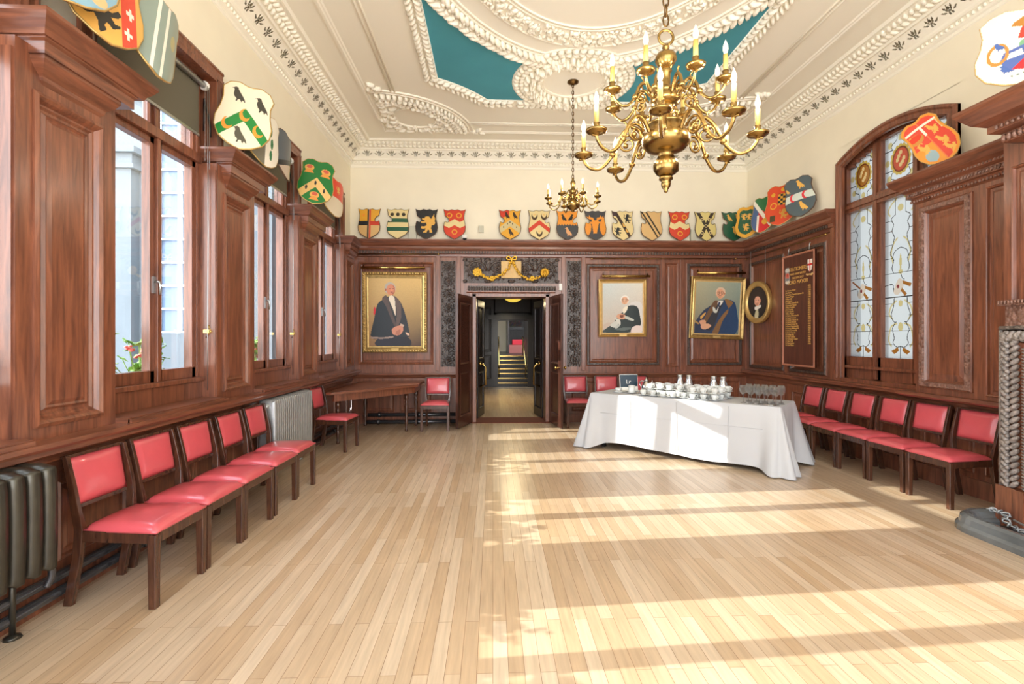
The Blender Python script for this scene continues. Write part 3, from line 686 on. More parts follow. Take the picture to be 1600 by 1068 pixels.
def window_left(k, a, b, handle=True):
    """two casements under a transom with two small lights, set in an oak lining"""
    root = bpy.data.objects.new('window_%d' % k, None); COL.objects.link(root); root['kind'] = 'structure'
    X0, X1 = -2.70, -2.60; mid = (a + b) / 2 + .045
    mb = MB()                              # lining of the reveal with its architrave on the cream wall
    for y, s_ in ((a - .11, -1), (b + .11, 1)):
        mb.box(-2.74, y, 3.05, -2.50, y - s_ * .02, 3.86); mb.box(-2.74, y - s_ * .02, 3.05, -2.70, y - s_ * .16, 3.86)
        mb.sweep([(0, 0), (.0, .03), (.02, .035), (.03, .025), (.07, .025), (.08, .035), (.10, .03), (.10, 0)], [(-2.53, y, 2.9), (-2.53, y, 3.86)] if s_ < 0 else [(-2.53, y, 3.86), (-2.53, y, 2.9)], up=(1, 0, 0), side=-1)
    mb.box(-2.74, a - .11, 3.83, -2.50, b + .11, 3.86)
    mb.sweep([(0, 0), (.0, .03), (.02, .035), (.03, .025), (.07, .025), (.08, .035), (.10, .03), (.10, 0)], [(-2.53, a - .21, 3.86), (-2.53, b + .21, 3.86)], up=(1, 0, 0), side=-1)
    mb.build('window_lining', 'wood', root)
    mb = MB()
    mb.box(X0, a, .98, X1, a + .045, 3.83); mb.box(X0, b - .045, .98, X1, b, 3.83); mb.box(X0, a, 3.78, X1, b, 3.83)
    mb.box(X0 - .02, a, 3.05, X1 + .02, b, 3.125); mb.box(X0, mid - .028, 3.12, X1, mid + .028, 3.8); mb.box(X0, mid - .02, 1.16, X1 + .012, mid + .02, 3.06)
    mb.box(X0, a, .98, X1 + .02, b, 1.13); mb.box(X0 - .05, a, 1.13, X1 + .045, b, 1.165)
    mb.build('window_frame', 'wood', root, bevel=.004)
    for (y0, y1, hs) in ((a + .045, mid - .02, 1), (mid + .02, b - .045, 0)):
        mb = MB(); w = .05
        mb.box(X0 + .02, y0, 1.165, X1 - .015, y0 + w, 3.05); mb.box(X0 + .02, y1 - w, 1.165, X1 - .015, y1, 3.05); mb.box(X0 + .02, y0, 1.165, X1 - .015, y1, 1.255); mb.box(X0 + .02, y0, 3.0, X1 - .015, y1, 3.05)
        c = mb.build('casement', 'wood', root, bevel=.003)
        MB().box(-2.652, y0 + w - .005, 1.25, -2.648, y1 - w + .005, 3.005).build('pane', 'pane', c)
        if hs and handle:
            mb = MB(); yy = mid - .03
            mb.box(X1 - .015, yy - .014, 1.85, X1 - .005, yy + .014, 1.98); mb.tube([(X1, yy, 1.94), (X1 + .030, yy, 1.94), (X1 + .034, yy + .008, 1.90), (X1 + .028, yy + .010, 1.84)], .008, 8)
            mb.build('handle', 'alu', c)
    for (y0, y1) in ((a + .045, mid - .028), (mid + .028, b - .045)):
        mb = MB(); mb.ring((X1 - .02, 0, 0), YAX, ZAX, XAX, (y0, 3.125, y1, 3.78), [(0, 0), (.03, 0), (.035, -.02)], fill=False)
        f = mb.build('top_light', 'wood', root); MB().box(-2.652, y0 + .03, 3.15, -2.648, y1 - .03, 3.76).build('pane', 'pane', f)
    return root
for k, (a, b) in enumerate(BAYS): window_left(k + 1, a, b, k >= 2)
# roller blinds and their cords
names = {1: 'farther from the room end, before the first window', 2: 'olive grey roller blind half drawn over the first window from the left', 3: 'olive grey roller blind over the middle left window behind the tilted shields', 4: 'olive grey roller blind over the farthest left window near the back corner'}
for k in (1, 2, 3, 4):
    a, b = BAYS[k]
    lab = names[k] if k > 1 else 'olive grey roller blind over the window nearest the camera on the left'
    t = thing('roller_blind', lab, 'blind', (-2.565, (a + b) / 2, 3.75), group='roller blinds of the left windows'); h = (b - a) / 2 - .005
    MB().tube([(0, -h, 0), (0, h, 0)], .026, 10).build('roller', 'alu', t)
    for s_ in (-1, 1): MB().tube([(0, s_ * (h - .0), 0), (0, s_ * (h + .025), 0)], .042, 12).build('end_bracket', 'white', t)
    MB().box(-.03, -h + .03, -.45, -.026, h - .03, 0).build('blind_fabric', 'blindfab', t)
    MB().box(-.036, -h + .03, -.465, -.02, h - .03, -.445).build('bottom_bar', 'alu', t)
    mb = MB(); 
    for i in range(62): mb.blob((.02, h - .015, -.02 - i * .009 * 1.2), (.004, .004, .004), None, 5, 3)
    mb.build('bead_chain', 'alu', t)
    if k == 1: continue
    # sash cords at the far jamb, running over the pier to a cleat
    t2 = thing('blind_cord', ['', 'pale cord by the window nearest the camera', 'pale twin cord hanging at the far jamb of the first left window', 'pale twin cord hanging at the far jamb of the middle left window', 'pale twin cord hanging at the far jamb of the farthest left window'][k], 'cord', (-2.52, b - .03, 1.05), group='blind cords')
    mb = MB()
    for o in (0, .03): mb.tube([(0, o, 2.68), (.008, o, 1.4), (.002, o, .45), (0.0, o + .004, 0)], .0035, 5)
    mb.build('cord', 'alu', t2)
    mb = MB(); mb.box(-.03, -.01, .50, .02, .05, .53); mb.tube([(-.02, .02, .46), (.02, .02, .515), (-.0, .02, .57)], .008, 6); mb.build('cleat', 'polbrass', t2)
    t3 = tag(MB().tube([(.0, 0, .24), (.03, .01, .1), (.05, .012, 0), (.052, .012, -.1)], .008, 6).tube([(.0, 0, .24), (0, 0, -.05)], .006, 6).build('window_stay', 'black', None, (-2.60, b + .06, 3.42)), ['', 'black stay by the window nearest the camera', 'black metal stay on the jamb of the first left window', 'black metal stay on the jamb of the middle left window', 'black metal stay on the jamb of the farthest left window'][k], 'window stay', 'window stays')

# ---- outside the left windows: pale courtyard facade and flower troughs
mb = MB()
mb.box(-12, 9.0, -1, -5.78, 9.3, 9); mb.box(-5.78, 9.0, -1, -5.0, 9.3, 1.6); mb.box(-5.78, 9.0, 6.8, -5.0, 9.3, 9); mb.box(-5.0, 9.0, -1, -2.8, 9.3, 9); mb.box(-5.9, 9.6, -1, -4.9, 9.65, 9)
mb.box(-7.2, 8.8, -1, -6.05, 9.0, 4.35); mb.box(-7.3, 8.75, 4.35, -5.98, 9.0, 4.42); mb.box(-7.25, 8.78, 4.42, -6.02, 9.0, 4.6); mb.box(-7.35, 8.7, 4.6, -5.94, 9.0, 4.7)
mb.box(-4.1, 8.85, -1, -3.75, 9.0, 9); mb.box(-12, 8.9, 5.6, -2.8, 9.0, 5.75); mb.box(-3.55, 8.9, -1, -3.3, 9, 9)
S('wall_courtyard', mb, 'stone')
w = bpy.data.objects.new('window_8', None); COL.objects.link(w); w['kind'] = 'structure'
mb = MB()
for x in (-5.78, -5.42, -5.06): mb.box(x, 9.02, 1.6, x + .06, 9.08, 6.8)
for i in range(14): mb.box(-5.78, 9.03, 1.6 + i * .40, -5.0, 9.07, 1.63 + i * .40)
mb.build('glazing_bars', 'white', w); MB().box(-5.78, 9.09, 1.6, -5.0, 9.1, 6.8).build('pane', simple('sky_reflecting_pane', rgb(120, 140, 165), 0.08), w)
S('ground_courtyard', MB().box(-14, -4, -1.2, -2.8, 9.0, -1.0), 'stone')
plab = {(2, 0): 'pink and green geranium outside the left light of the first window', (2, 1): 'green geranium with a red bud outside the right light of the first window', (3, 0): 'red geranium outside the left light of the middle window', (3, 1): 'small green sprig outside the right light of the middle window', (1, 0): 'geranium outside the window nearest the camera', (1, 1): 'geranium sprig outside the window nearest the camera'}
rnd = random.Random(14)
for k in (1, 2, 3):
    a, b = BAYS[k]
    tag(MB().box(-.09, -(b - a) / 2 + .03, 0, .09, (b - a) / 2 - .03, .14).box(-.10, -(b - a) / 2 + .02, .12, .10, (b - a) / 2 - .02, .15).build('flower_trough', 'pot', None, (-2.90, (a + b) / 2, 1.0), bevel=.006), ['', 'terracotta flower trough outside the window nearest the camera', 'terracotta flower trough outside the first left window', 'terracotta flower trough outside the middle left window'][k], 'flower trough', 'flower troughs')
    tag(MB().box(-2.98, a - .1, .93, -2.78, b + .1, 1.0).build('stone_sill', 'stone'), ['', 'stone sill outside the window nearest the camera', 'stone sill outside the first left window', 'stone sill outside the middle left window'][k], 'window sill', 'stone sills')
    for q, (fr, sc) in enumerate(((.27, 1.0), (.76, .8))):
        t = thing('geranium_plant', plab[(k, q)], 'plant', (-2.90, a + (b - a) * fr, 1.152), group='geraniums outside the windows')
        mb, fb, sb = MB(), MB(), MB()
        for i in range(int(60 * sc)):
            y, x, z = max(-.26, min(.26, rnd.gauss(0, .12))), rnd.uniform(-.07, .07), rnd.uniform(.05, .40 * sc + .04)
            sb.tube([(x * .3, y * .4, 0), (x * .8, y * .8, z * .6), (x, y, z)], .0035, 4)
            X = Matrix.Rotation(rnd.uniform(0, 6), 3, 'Z') @ Matrix.Rotation(rnd.uniform(-.8, .8), 3, 'X'); r = rnd.uniform(.03, .055)
            pts = [(0, 0, 0)] + [(r * (1 + .18 * (j % 2)) * math.cos(j * PI / 5), r * (1 + .18 * (j % 2)) * math.sin(j * PI / 5), .008 * (j % 2)) for j in range(10)]
            mb.add([V(x, y, z) + X @ V(*p_) for p_ in pts], [(0, 1 + j, 1 + (j + 1) % 10) for j in range(10)])
        for i in range(int(9 * sc)):
            c = V(rnd.uniform(-.05, .06), max(-.22, min(.22, rnd.gauss(0, .11))), rnd.uniform(.16, .46) * sc)
            for j in range(8): fb.blob(c + V(rnd.uniform(-.025, .025), rnd.uniform(-.025, .025), rnd.uniform(-.02, .02)), (.018, .018, .01), None, 5, 3)
        mb.build('leaves', 'leaf', t); fb.build('flower_head', 'petal', t); sb.build('stem', 'leaf', t)

# ================================================================== RIGHT SIDE
XRW = 4.62
mb = MB().panelled((XR, 0, 0), YAX, ZAX, (-1, 0, 0), (YF, 0.0, YB, HC), holes=[(4.92, 0.98, 6.72, 4.05)])
wall_right = S('wall_right', mb, 'wallcream')
ARCH = [(4.92 + 1.8 * i / 20, 3.84 + .21 * (1 - (2 * i / 20 - 1) ** 2)) for i in range(21)]
mb = MB()
for (y0, z0), (y1, z1) in zip(ARCH[:-1], ARCH[1:]): mb.quad((XR, y0, z0), (XR, y1, z1), (XR, y1, 4.055), (XR, y0, 4.055))
S('arch_spandrel', mb, 'wallcream', wall_right)
S('masonry', MB().box(4.93, YF, 0, 4.97, 4.9, HC).box(4.93, 6.74, 0, 4.97, YB, HC).box(4.93, 4.9, 0, 4.97, 6.74, 1.0).box(4.93, 4.9, 4.06, 4.97, 6.74, HC), 'stone', wall_right)
# panelled dado-high oak from the back corner to the window
RA, RB = (7.93, .98, 9.03, 2.86), (6.90, .98, 7.80, 2.86)
MT = [0, 0, 1, 1, 1, 0, 0, 0, 0]
lowr = [((7.0, .2, 7.75, .7), P_SMALL), ((7.95, .2, 8.6, .7), P_SMALL), ((5.3, .2, 5.95, .7), P_SMALL), ((6.1, .2, 6.7, .7), P_SMALL)]
mb = MB().panelled((XRW, 0, 0), YAX, ZAX, (-1, 0, 0), (6.72, .78, YB, 3.02), panels=[(RA, P_CARVE, MT), (RB, P_CARVE, MT)])
mb.panelled((XRW, 0, 0), YAX, ZAX, (-1, 0, 0), (4.2, 0, YB, .78), panels=lowr)
mb.quad((XRW, 6.72, .78), (4.9, 6.72, .78), (4.9, 6.72, 3.2), (XRW, 6.72, 3.2))
mb.box(4.585, 6.72, .95, XRW, 6.80, 3.0); mb.box(4.59, 7.82, .95, XRW, 7.90, 3.0)
S('oak_panelling', mb, ['wood', 'carve'], wall_right)
S('baseboard_right', MB().box(4.59, 5.2, 0, XRW, YB, .17), 'wood')
S('trim_17', MB().sweep([(0, .79), (.02, .81), (.03, .855), (.08, .88), (.10, .895), (.10, .92), (.11, .925), (.11, .945), (-.3, .95)], [(XRW, YB - .03, 0), (XRW, 5.18, 0)]), 'woodh')
# right window
w = bpy.data.objects.new('window_6', None); COL.objects.link(w); w['kind'] = 'structure'
mb = MB(); A0, A1 = 4.92, 6.72
mb.box(4.62, A1 - .02, .98, 4.9, A1, 3.84); mb.box(4.62, A0, .98, 4.9, A0 + .02, 3.84)
arch3 = [(4.63, y, z) for y, z in ARCH]
mb.sweep([(0, 0), (0, .05), (.03, .06), (.05, .045), (.085, .045), (.10, .055), (.115, .04), (.115, 0)], [(XR, A0 - .0, .98)] + [(XR, y, z) for y, z in ARCH] + [(XR, A1, .98)], up=(-1, 0, 0), side=-1)
for (y0, z0), (y1, z1) in zip(ARCH[:-1], ARCH[1:]): mb.quad((4.60, y0, z0), (4.60, y1, z1), (4.9, y1, z1), (4.9, y0, z0))
mb.build('window_lining', 'wood', w)
mb = MB(); X0, X1 = 4.72, 4.82
lights = [(6.20, 6.66), (5.59, 6.06), (4.98, 5.45)]
for y0, y1 in ((6.66, 6.72), (6.06, 6.20), (5.45, 5.59), (4.92, 4.98)):
    zt = 3.84 + .21 * (1 - (2 * ((y0 + y1) / 2 - 4.92) / 1.8 - 1) ** 2); mb.box(X0, y0, .98, X1, y1, zt)
    if y1 < 6.7 and y0 > 5: mb.box(X0 - .03, (y0 + y1) / 2 - .025, 1.0, X0, (y0 + y1) / 2 + .025, 3.9)
mb.box(X0 - .02, A0, 3.16, X1, A1, 3.29); mb.box(X0 - .045, A0, 3.20, X0, A1, 3.25); mb.box(X0, A0, .98, X1, A1, 1.27); mb.box(X0 - .06, A0, 1.12, X0, A1, 1.155); mb.box(4.60, A0, .92, 4.82, A1, .99)
for y0, y1 in lights:
    for s_, e_ in zip(np.linspace(y0, y1, 6)[:-1], np.linspace(y0, y1, 6)[1:]):
        z0 = 3.84 + .21 * (1 - (2 * ((s_ + e_) / 2 - 4.92) / 1.8 - 1) ** 2); mb.box(X0, s_, z0 - .13, X1, e_, z0 + .01)
mb.build('window_frame', 'wood', w, bevel=.003)
# stained glass panes: leads, yellow-stain ornament and a cartouche
GL, LEAD, YS, RD, OR = rgb(238, 243, 240), (.012, .013, .015), rgb(222, 204, 140), rgb(206, 84, 56), rgb(176, 112, 44)
def Lline(pts, wd):
    def f(U, W):
        k = np.zeros(U.shape, bool)
        for (x1, y1), (x2, y2) in zip(pts[:-1], pts[1:]):
            dx, dy = x2 - x1, (y2 - y1); L2 = dx * dx + (dy * f.asp) ** 2 + 1e-12
            t = np.clip(((U - x1) * dx + (W - y1) * dy * f.asp ** 2) / L2, 0, 1)
            k |= (U - x1 - t * dx) ** 2 + ((W - y1 - t * dy) * f.asp) ** 2 < wd * wd
        return k
    f.asp = 1.0; return f
def sym(pts): return [pts, [(-a, b) for a, b in pts]]
def low_layers(asp, fig):
    ls = []
    def ln(pts, wd, c, s=5):
        f = Lline(spline(pts, s, False) if s and len(pts) > 2 else pts, wd); f.asp = asp; ls.append((f, c))
    for c in sym([(.12, .995), (.28, .97), (.40, .93), (.34, .90)]) + sym([(.1, .75), (.22, .72), (.3, .66), (.24, .60)]) + sym([(.14, .36), (.30, .33), (.36, .28), (.25, .25)]) + sym([(.12, .22), (.3, .2), (.38, .12), (.3, .08)]): ln(c, .020, YS)
    ls.append((L_disc(0, .935, .09, .022), YS)); ls.append((L_disc(0, .60, .035, .05), YS)); ls.append((L_disc(0, .54, .07, .015), YS)); ls.append((L_disc(0, .345, .07, .02), YS)); ls.append((L_disc(0, .20, .075, .028), YS)); ls.append((L_poly((-.3, .05), (-.08, .075), (-.06, .05), (-.2, .03)), OR)); ls.append((L_poly((.3, .05), (.08, .075), (.06, .05), (.2, .03)), OR))
    for c in (((-.22, .42), (-.05, .50), (.1, .46), (-.06, .40)),): ls.append((L_poly(*c, smooth=5), rgb(232, 214, 190)))
    ls.append((L_disc(-.08, .45, .045, .012), rgb(140, 60, 60))); ls.append((L_poly((.06, .485), (.34, .46), (.30, .44), (.08, .462)), OR)); ls.append((L_poly((.04, .44), (.2, .40), (.14, .385), (.0, .42)), OR))
    if fig: ls.append((L_poly((-.42, .525), (-.1, .47), (-.13, .462), (-.44, .515)), rgb(170, 100, 50)))
    for y in (.865, .80, .715, .63, .535, .345, .27, .175, .09): ln([(-.5, y - .0), (-.27, y)], .0085, LEAD, 0); ln([(.27, y), (.5, y)], .0085, LEAD, 0)
    for y in (.535, .385, .175): ln([(-.5, y), (.5, y)], .0085, LEAD, 0)
    ln([(-.16, 1), (-.16, .90)], .0085, LEAD, 0); ln([(.16, 1), (.16, .90)], .0085, LEAD, 0); ln([(0, .535), (.05, .50), (.12, .49)], .0085, LEAD); ln([(-.5, .46), (-.25, .465), (-.22, .42)], .0085, LEAD); ln([(0, .08), (0, 0)], .0085, LEAD, 0)
    for c in sym([(0.16, .90), (.30, .875), (.22, .84), (.27, .80), (.2, .76), (.25, .71), (.33, .66), (.22, .62), (.27, .57), (.22, .535)]) + sym([(.0, .69), (.18, .67), (.25, .63)]) + sym([(.20, .385), (.22, .33), (.3, .27), (.2, .23), (.12, .23)]) + sym([(.15, .23), (.24, .2), (.27, .175)]) + sym([(.25, .175), (.2, .13), (.24, .10), (.12, .075), (0, .08)]): ln(c, .0095, LEAD)
    return ls
def top_layers(asp, dark):
    ls = []
    def ln(pts, wd, c, s=5):
        f = Lline(spline(pts, s, False) if s and len(pts) > 2 else pts, wd); f.asp = asp; ls.append((f, c))
    for (x, y) in ((-.33, .82), (.33, .82), (-.36, .2), (.36, .2), (0, .9), (0, .1), (-.42, .5), (.42, .5)): ls.append((L_disc(x, y, .075, .06), YS))
    for k in range(16): a = k * PI / 8; ls.append((L_disc(.27 * math.cos(a), .5 + .235 * math.sin(a), .06, .05), rgb(214, 178, 80)))
    ls.append((L_disc(0, .5, .26, .23), rgb(120, 60, 30))); ls.append((L_disc(0, .5, .225, .20), RD if not dark else OR))
    for (x, y) in ((0, .62), (-.1, .5), (.1, .5), (0, .4), (-.06, .56), (.06, .44)): ls.append((L_disc(x, y, .05, .04), rgb(236, 196, 130)))
    for y in (.72, .34): ln([(-.5, y), (-.24, y)], .0085, LEAD, 0); ln([(.24, y), (.5, y)], .0085, LEAD, 0)
    for c in sym([(.12, 1), (.12, .88), (.3, .8), (.24, .72)]) + sym([(.16, 0), (.16, .14), (.3, .2), (.26, .3)]): ln(c, .009, LEAD)
    return ls
for i, (y0, y1) in enumerate(lights):
    for (z0, z1, ls) in ((1.26, 3.165, low_layers(1.905 / (y1 - y0), i == 0)), (3.285, 3.93, top_layers(.6 / (y1 - y0), i == 0))):
        zt = z1
        paint('stained_pane', y1 - y0, zt - z0, .006 if z0 < 2 else .005, GL, ls, 'stained', place=lambda u, v, y0=y0, y1=y1, z0=z0, zt=zt: (4.775, (y0 + y1) / 2 - u * (y1 - y0), z0 + v * (zt - z0)), parent=w)
# panelled pier with its cap, right of the window
XQ = 4.43
QC = [(0, 0), (0, .012), (.012, .018), (.02, .034), (.06, .034), (.068, .016), (.08, .0), (.09, -.018), (.11, -.018), (.15, -.006), (.17, -.008)]
QM = [0, 0, 1, 1, 1, 0, 0, 0, 0, 0]
mb = MB().panelled((XQ, 0, 0), YAX, ZAX, (-1, 0, 0), (4.0, .94, 5.2, 3.1), panels=[((4.56, 1.0, 5.15, 2.86), QC, QM), ((4.20, .98, 4.44, 2.86), P_SMALL)])
XW = 4.58
mb.panelled((XW, 0, 0), YAX, ZAX, (-1, 0, 0), (4.0, 0, 5.2, .82), panels=[((4.7, .22, 5.1, .7), P_SMALL), ((4.15, .22, 4.6, .7), P_SMALL)])
mb.quad((XQ, 5.2, .94), (4.72, 5.2, .94), (4.72, 5.2, 3.1), (XQ, 5.2, 3.1)); mb.quad((XW, 5.2, 0), (4.72, 5.2, 0), (4.72, 5.2, .95), (XW, 5.2, .95)); mb.box(4.565, 4.0, 0, XW, 5.2, .17)
S('window_pier', mb, ['wood', 'borderwood'], wall_right)
mb = MB().sweep([(0, 2.90), (.02, 2.92), (.03, 2.955), (.06, 2.965), (.06, 3.02), (.10, 3.04), (.10, 3.06), (.14, 3.09), (.17, 3.13), (.18, 3.16), (.18, 3.18), (-.25, 3.18)], [(4.68, 5.2, 0), (XQ, 5.2, 0), (XQ, 4.0, 0)], )
mb.box(4.47, 4.0, 3.18, 4.64, 4.9, 3.24)
S('pier_cap', mb, 'woodh', wall_right)
mb = MB()
for i in range(34): y = 5.23 - i * .036; mb.blob((XQ - .062, y, 2.992), (.012, .016, .024), Matrix.Rotation(.5, 3, 'X'), 6, 4); mb.blob((XQ - .103, y, 3.052), (.008, .013, .012), None, 5, 3); mb.blob((XQ - .025, y, 2.93), (.012, .014, .018), None, 5, 3)
S('carved_beading', mb, 'borderwood', wall_right)
S('trim_18', MB().sweep([(0, .80), (.02, .82), (.03, .865), (.09, .88), (.18, .895), (.20, .91), (.21, .915), (.21, .945), (.0, .95)], [(4.62, 5.2, 0), (XW, 5.2, 0), (XW, 4.0, 0)]), 'woodh')
# chimney breast, overmantel cap and carved fireplace surround
XC, YC = 4.10, 3.96
mb = MB().panelled((XC, 0, 0), YAX, ZAX, (-1, 0, 0), (1.1, 0, YC, 3.1), panels=[((3.62, 1.75, 3.90, 2.86), P_SMALL), ((1.6, 1.75, 3.52, 2.86), QC, QM)], holes=[(1.6, 0, 3.52, 1.46)])
mb.quad((XC, YC, 0), (4.7, YC, 0), (4.7, YC, 3.1), (XC, YC, 3.1)); mb.quad((XC, 1.1, 0), (4.7, 1.1, 0), (4.7, 1.1, 3.1), (XC, 1.1, 3.1))
mb.box(4.02, 3.54, 0, XC, YC - .01, .34); mb.box(4.0, 3.72, 0, 4.02, 3.79, .34)
S('chimney_breast', mb, ['wood', 'borderwood'])
mb = MB().sweep([(0, 2.92), (.03, 2.95), (.05, 3.0), (.14, 3.02), (.14, 3.09), (.2, 3.11), (.2, 3.16), (.27, 3.20), (.33, 3.27), (.35, 3.30), (.35, 3.325), (-.5, 3.325)], [(4.6, 3.70, 0), (XC, 3.70, 0), (XC, 1.1, 0)])
S('trim_19', mb, 'woodh')
mb = MB()
for i in range(60): y = 3.82 - i * .042; mb.blob((XC - .145, y, 3.055), (.02, .02, .034), None, 6, 4); mb.blob((XC - .205, y, 3.135), (.014, .016, .02), None, 5, 3)
mb.box(4.0, 3.60, 1.76, XC, 3.92, 1.80); mb.box(4.05, 3.66, 1.6, XC, 3.90, 1.76)
for i in range(12): mb.blob((3.995, 3.90 - i * .026, 1.785), (.012, .011, .02), None, 5, 3)
S('trim_20', mb, 'borderwood')
fp = thing('fireplace_surround', 'carved grey-brown fireplace surround of leaf scrolls at the right edge', 'fireplace', (XC, 2.49, 0))
mb = MB()
for sg in (1, -1):
    a, b = (1.06, 1.46) if sg > 0 else (-1.46, -1.06)
    mb.box(-.05, a, .34, 0, b, 1.58); mb.box(-.10, a + .20 if sg > 0 else a, .34, -.05, b - .0 if sg > 0 else b - .2, 1.58) if False else None
mb.box(-.05, -1.46, 1.46, 0, 1.46, 1.58)
mb.build('backing_board', 'wood', fp, bevel=.01)
mb = MB(); rr = random.Random(6)
for y0 in (1.36, -1.36):
    for i in range(24):
        z = .37 + i * .05
        for s_ in (-1, 1): mb.blob((-.065, y0 + s_ * .035, z), (.028, .05, .02), Matrix.Rotation(s_ * .7, 3, 'X'), 7, 5)
        mb.blob((-.085, y0, z + .025), (.02, .018, .018), None, 6, 4)
    y1 = y0 - .16 * (1 if y0 > 0 else -1)
    mb.tube([(-.05, y1, .34), (-.05, y1, 1.44)], .05, 10)
    for i in range(46): mb.blob((-.085, y1, .355 + i * .0235), (.03, .055, .010), Matrix.Rotation(.25, 3, 'X'), 8, 4)
    mb.tube([(-.05, y0 + .085 * (1 if y0 > 0 else -1), .34), (-.05, y0 + .085 * (1 if y0 > 0 else -1), 1.57)], .014, 6)
for i in range(58): y = -1.40 + i * .049; mb.blob((-.07, y, 1.52), (.03, .032, .05), Matrix.Rotation(.5, 3, 'X'), 7, 5)
mb.tube([(-.05, -1.45, 1.585), (-.05, 1.45, 1.585)], .018, 6)
mb.build('leaf_carving', 'greycarve', fp)
mb = MB().box(0.02, -1.0, 0, .5, 1.0, 1.45); mb.box(0, .95, 0, .1, 1.06, 1.46); mb.box(0, -1.06, 0, .1, -.95, 1.46)
mb.build('firebox', 'ash', fp)
# hearth: slab inside a rounded moulded fender, with a chain of fire-irons lying in it
fd = thing('hearth_fender', 'polished dark stone hearth fender with rounded moulded corner on the right', 'hearth', (3.9, 2.49, 0))
def frame_path(x0, y1, r, n=8):
    pts = [(.2, y1), (x0 + r, y1)]
    pts += [(x0 + r - r * math.sin(t), y1 - r + r * math.cos(t)) for t in np.linspace(0, PI / 2, n)][1:]
    pts += [(a, -b) for a, b in reversed(pts)]
    return [(a, b, 0) for a, b in pts]
mb = MB().sweep([(.0, 0), (.0, .05), (-.012, .065), (-.03, .07), (-.045, .085), (-.06, .11), (-.085, .125), (-.115, .125), (-.14, .105), (-.15, .06), (-.17, .04), (-.17, 0)], frame_path(-.09, 1.42, .12), side=-1)
mb.build('fender_moulding', 'hearth', fd)
MB().box(-.06, -1.38, 0, .2, 1.38, .035).build('hearth_slab', 'ash', fd)
ch = thing('fire_iron_chain', 'tangled steel chain and rod lying on the hearth slab inside the fender', 'chain', (3.95, 3.66, .037))
mb = MB(); rr = random.Random(2)
pts = spline([(-.02, .24, .12), (.03, .17, .10), (-.03, .10, .06), (.02, .04, .02), (.0, -.05, .015), (-.01, -.12, .02), (.0, -.2, .02)], 5, False)
for i, p_ in enumerate(pts):
    X = Matrix.Rotation(rr.uniform(0, 3), 3, 'Z') @ Matrix.Rotation(PI / 2 * (i % 2) + .4, 3, 'X')
    mb.tube([V(*p_) + X @ V(.026 * math.cos(t), .016 * math.sin(t), 0) for t in np.linspace(0, 2 * PI, 9)[:-1]], .006, 5, closed=True)
mb.build('chain_links', 'silver', ch)
MB().tube([(-.0, .08, .09), (.0, -.2, .04), (-.01, -.5, .02)], .008, 6).tube([(-.03, .0, .012), (-.02, -.3, .012)], .006, 6).build('rod', 'silver', ch)

# ================================================================== DOORWAY AND LOBBY
# lining, double doors opened into the room
lin_ = bpy.data.objects.new('door_1', None); COL.objects.link(lin_); lin_['kind'] = 'structure'
mb = MB(); YL = 9.62
mb.box(DX0 - .02, YB - .05, 0, DX0 + .07, YL, DZ + .02); mb.box(DX1 - .07, YB - .05, 0, DX1 + .02, YL, DZ + .02); mb.box(DX0, YB - .05, DZ - .035, DX1, YL, DZ + .06)
mb.box(DX0 - .10, YB - .065, 0, DX0 - .0, YB - .03, DZ + .1); mb.box(DX1 + .0, YB - .065, 0, DX1 + .10, YB - .03, DZ + .1)
mb.build('door_lining', 'wood', lin_, bevel=.005)
mb = MB().sweep([(0, 0), (.03, .01), (.05, .03), (.05, .05), (0, .06)], [(DX0 - .1, YB - .04, DZ + .02), (DX1 + .1, YB - .04, DZ + .02)]); mb.build('door_head', 'wood', lin_)
MB().box(DX0, YB - .1, 0, DX1, YL + .1, .012).build('door_threshold', 'mat', lin_)
def door_leaf(hx, sgn, ang):
    W_, H_ = .70, DZ - .05
    root = bpy.data.objects.new('door_leaf', None); COL.objects.link(root); root.parent = lin_; root.location = (hx, YB - .05, 0.015); root.rotation_euler = (0, 0, ang)
    pr = [(0, 0), (.012, .006), (.02, -.004), (.035, -.014)]
    for face, N in ((-.022, (0, -1, 0)), (.022, (0, 1, 0))):
        mb = MB().panelled((0, face, 0), (sgn, 0, 0), ZAX, N, (0, 0, W_, H_), panels=[((.10, .18, W_ - .10, .92), pr), ((.10, 1.06, W_ - .10, H_ - .14), pr)])
        if face < 0:
            for u in (0, W_): mb.quad((sgn * u, -.022, 0), (sgn * u, .022, 0), (sgn * u, .022, H_), (sgn * u, -.022, H_))
            mb.quad((0, -.022, H_), (sgn * W_, -.022, H_), (sgn * W_, .022, H_), (0, .022, H_))
        mb.build('door_panel', 'doorwood', root)
    return root
dl = door_leaf(DX0 - .01, -1, math.radians(72)); dr = door_leaf(DX1 + .01, 1, math.radians(-80))
mb = MB()
for s_ in (-1, 1): mb.tube([(.62, s_ * .022, 1.0), (.62, s_ * .07, 1.0)], .012, 8); mb.blob((.62, s_ * .085, 1.0), (.03, .02, .03), None, 10, 6)
mb.build('door_knob', 'polbrass', dr)
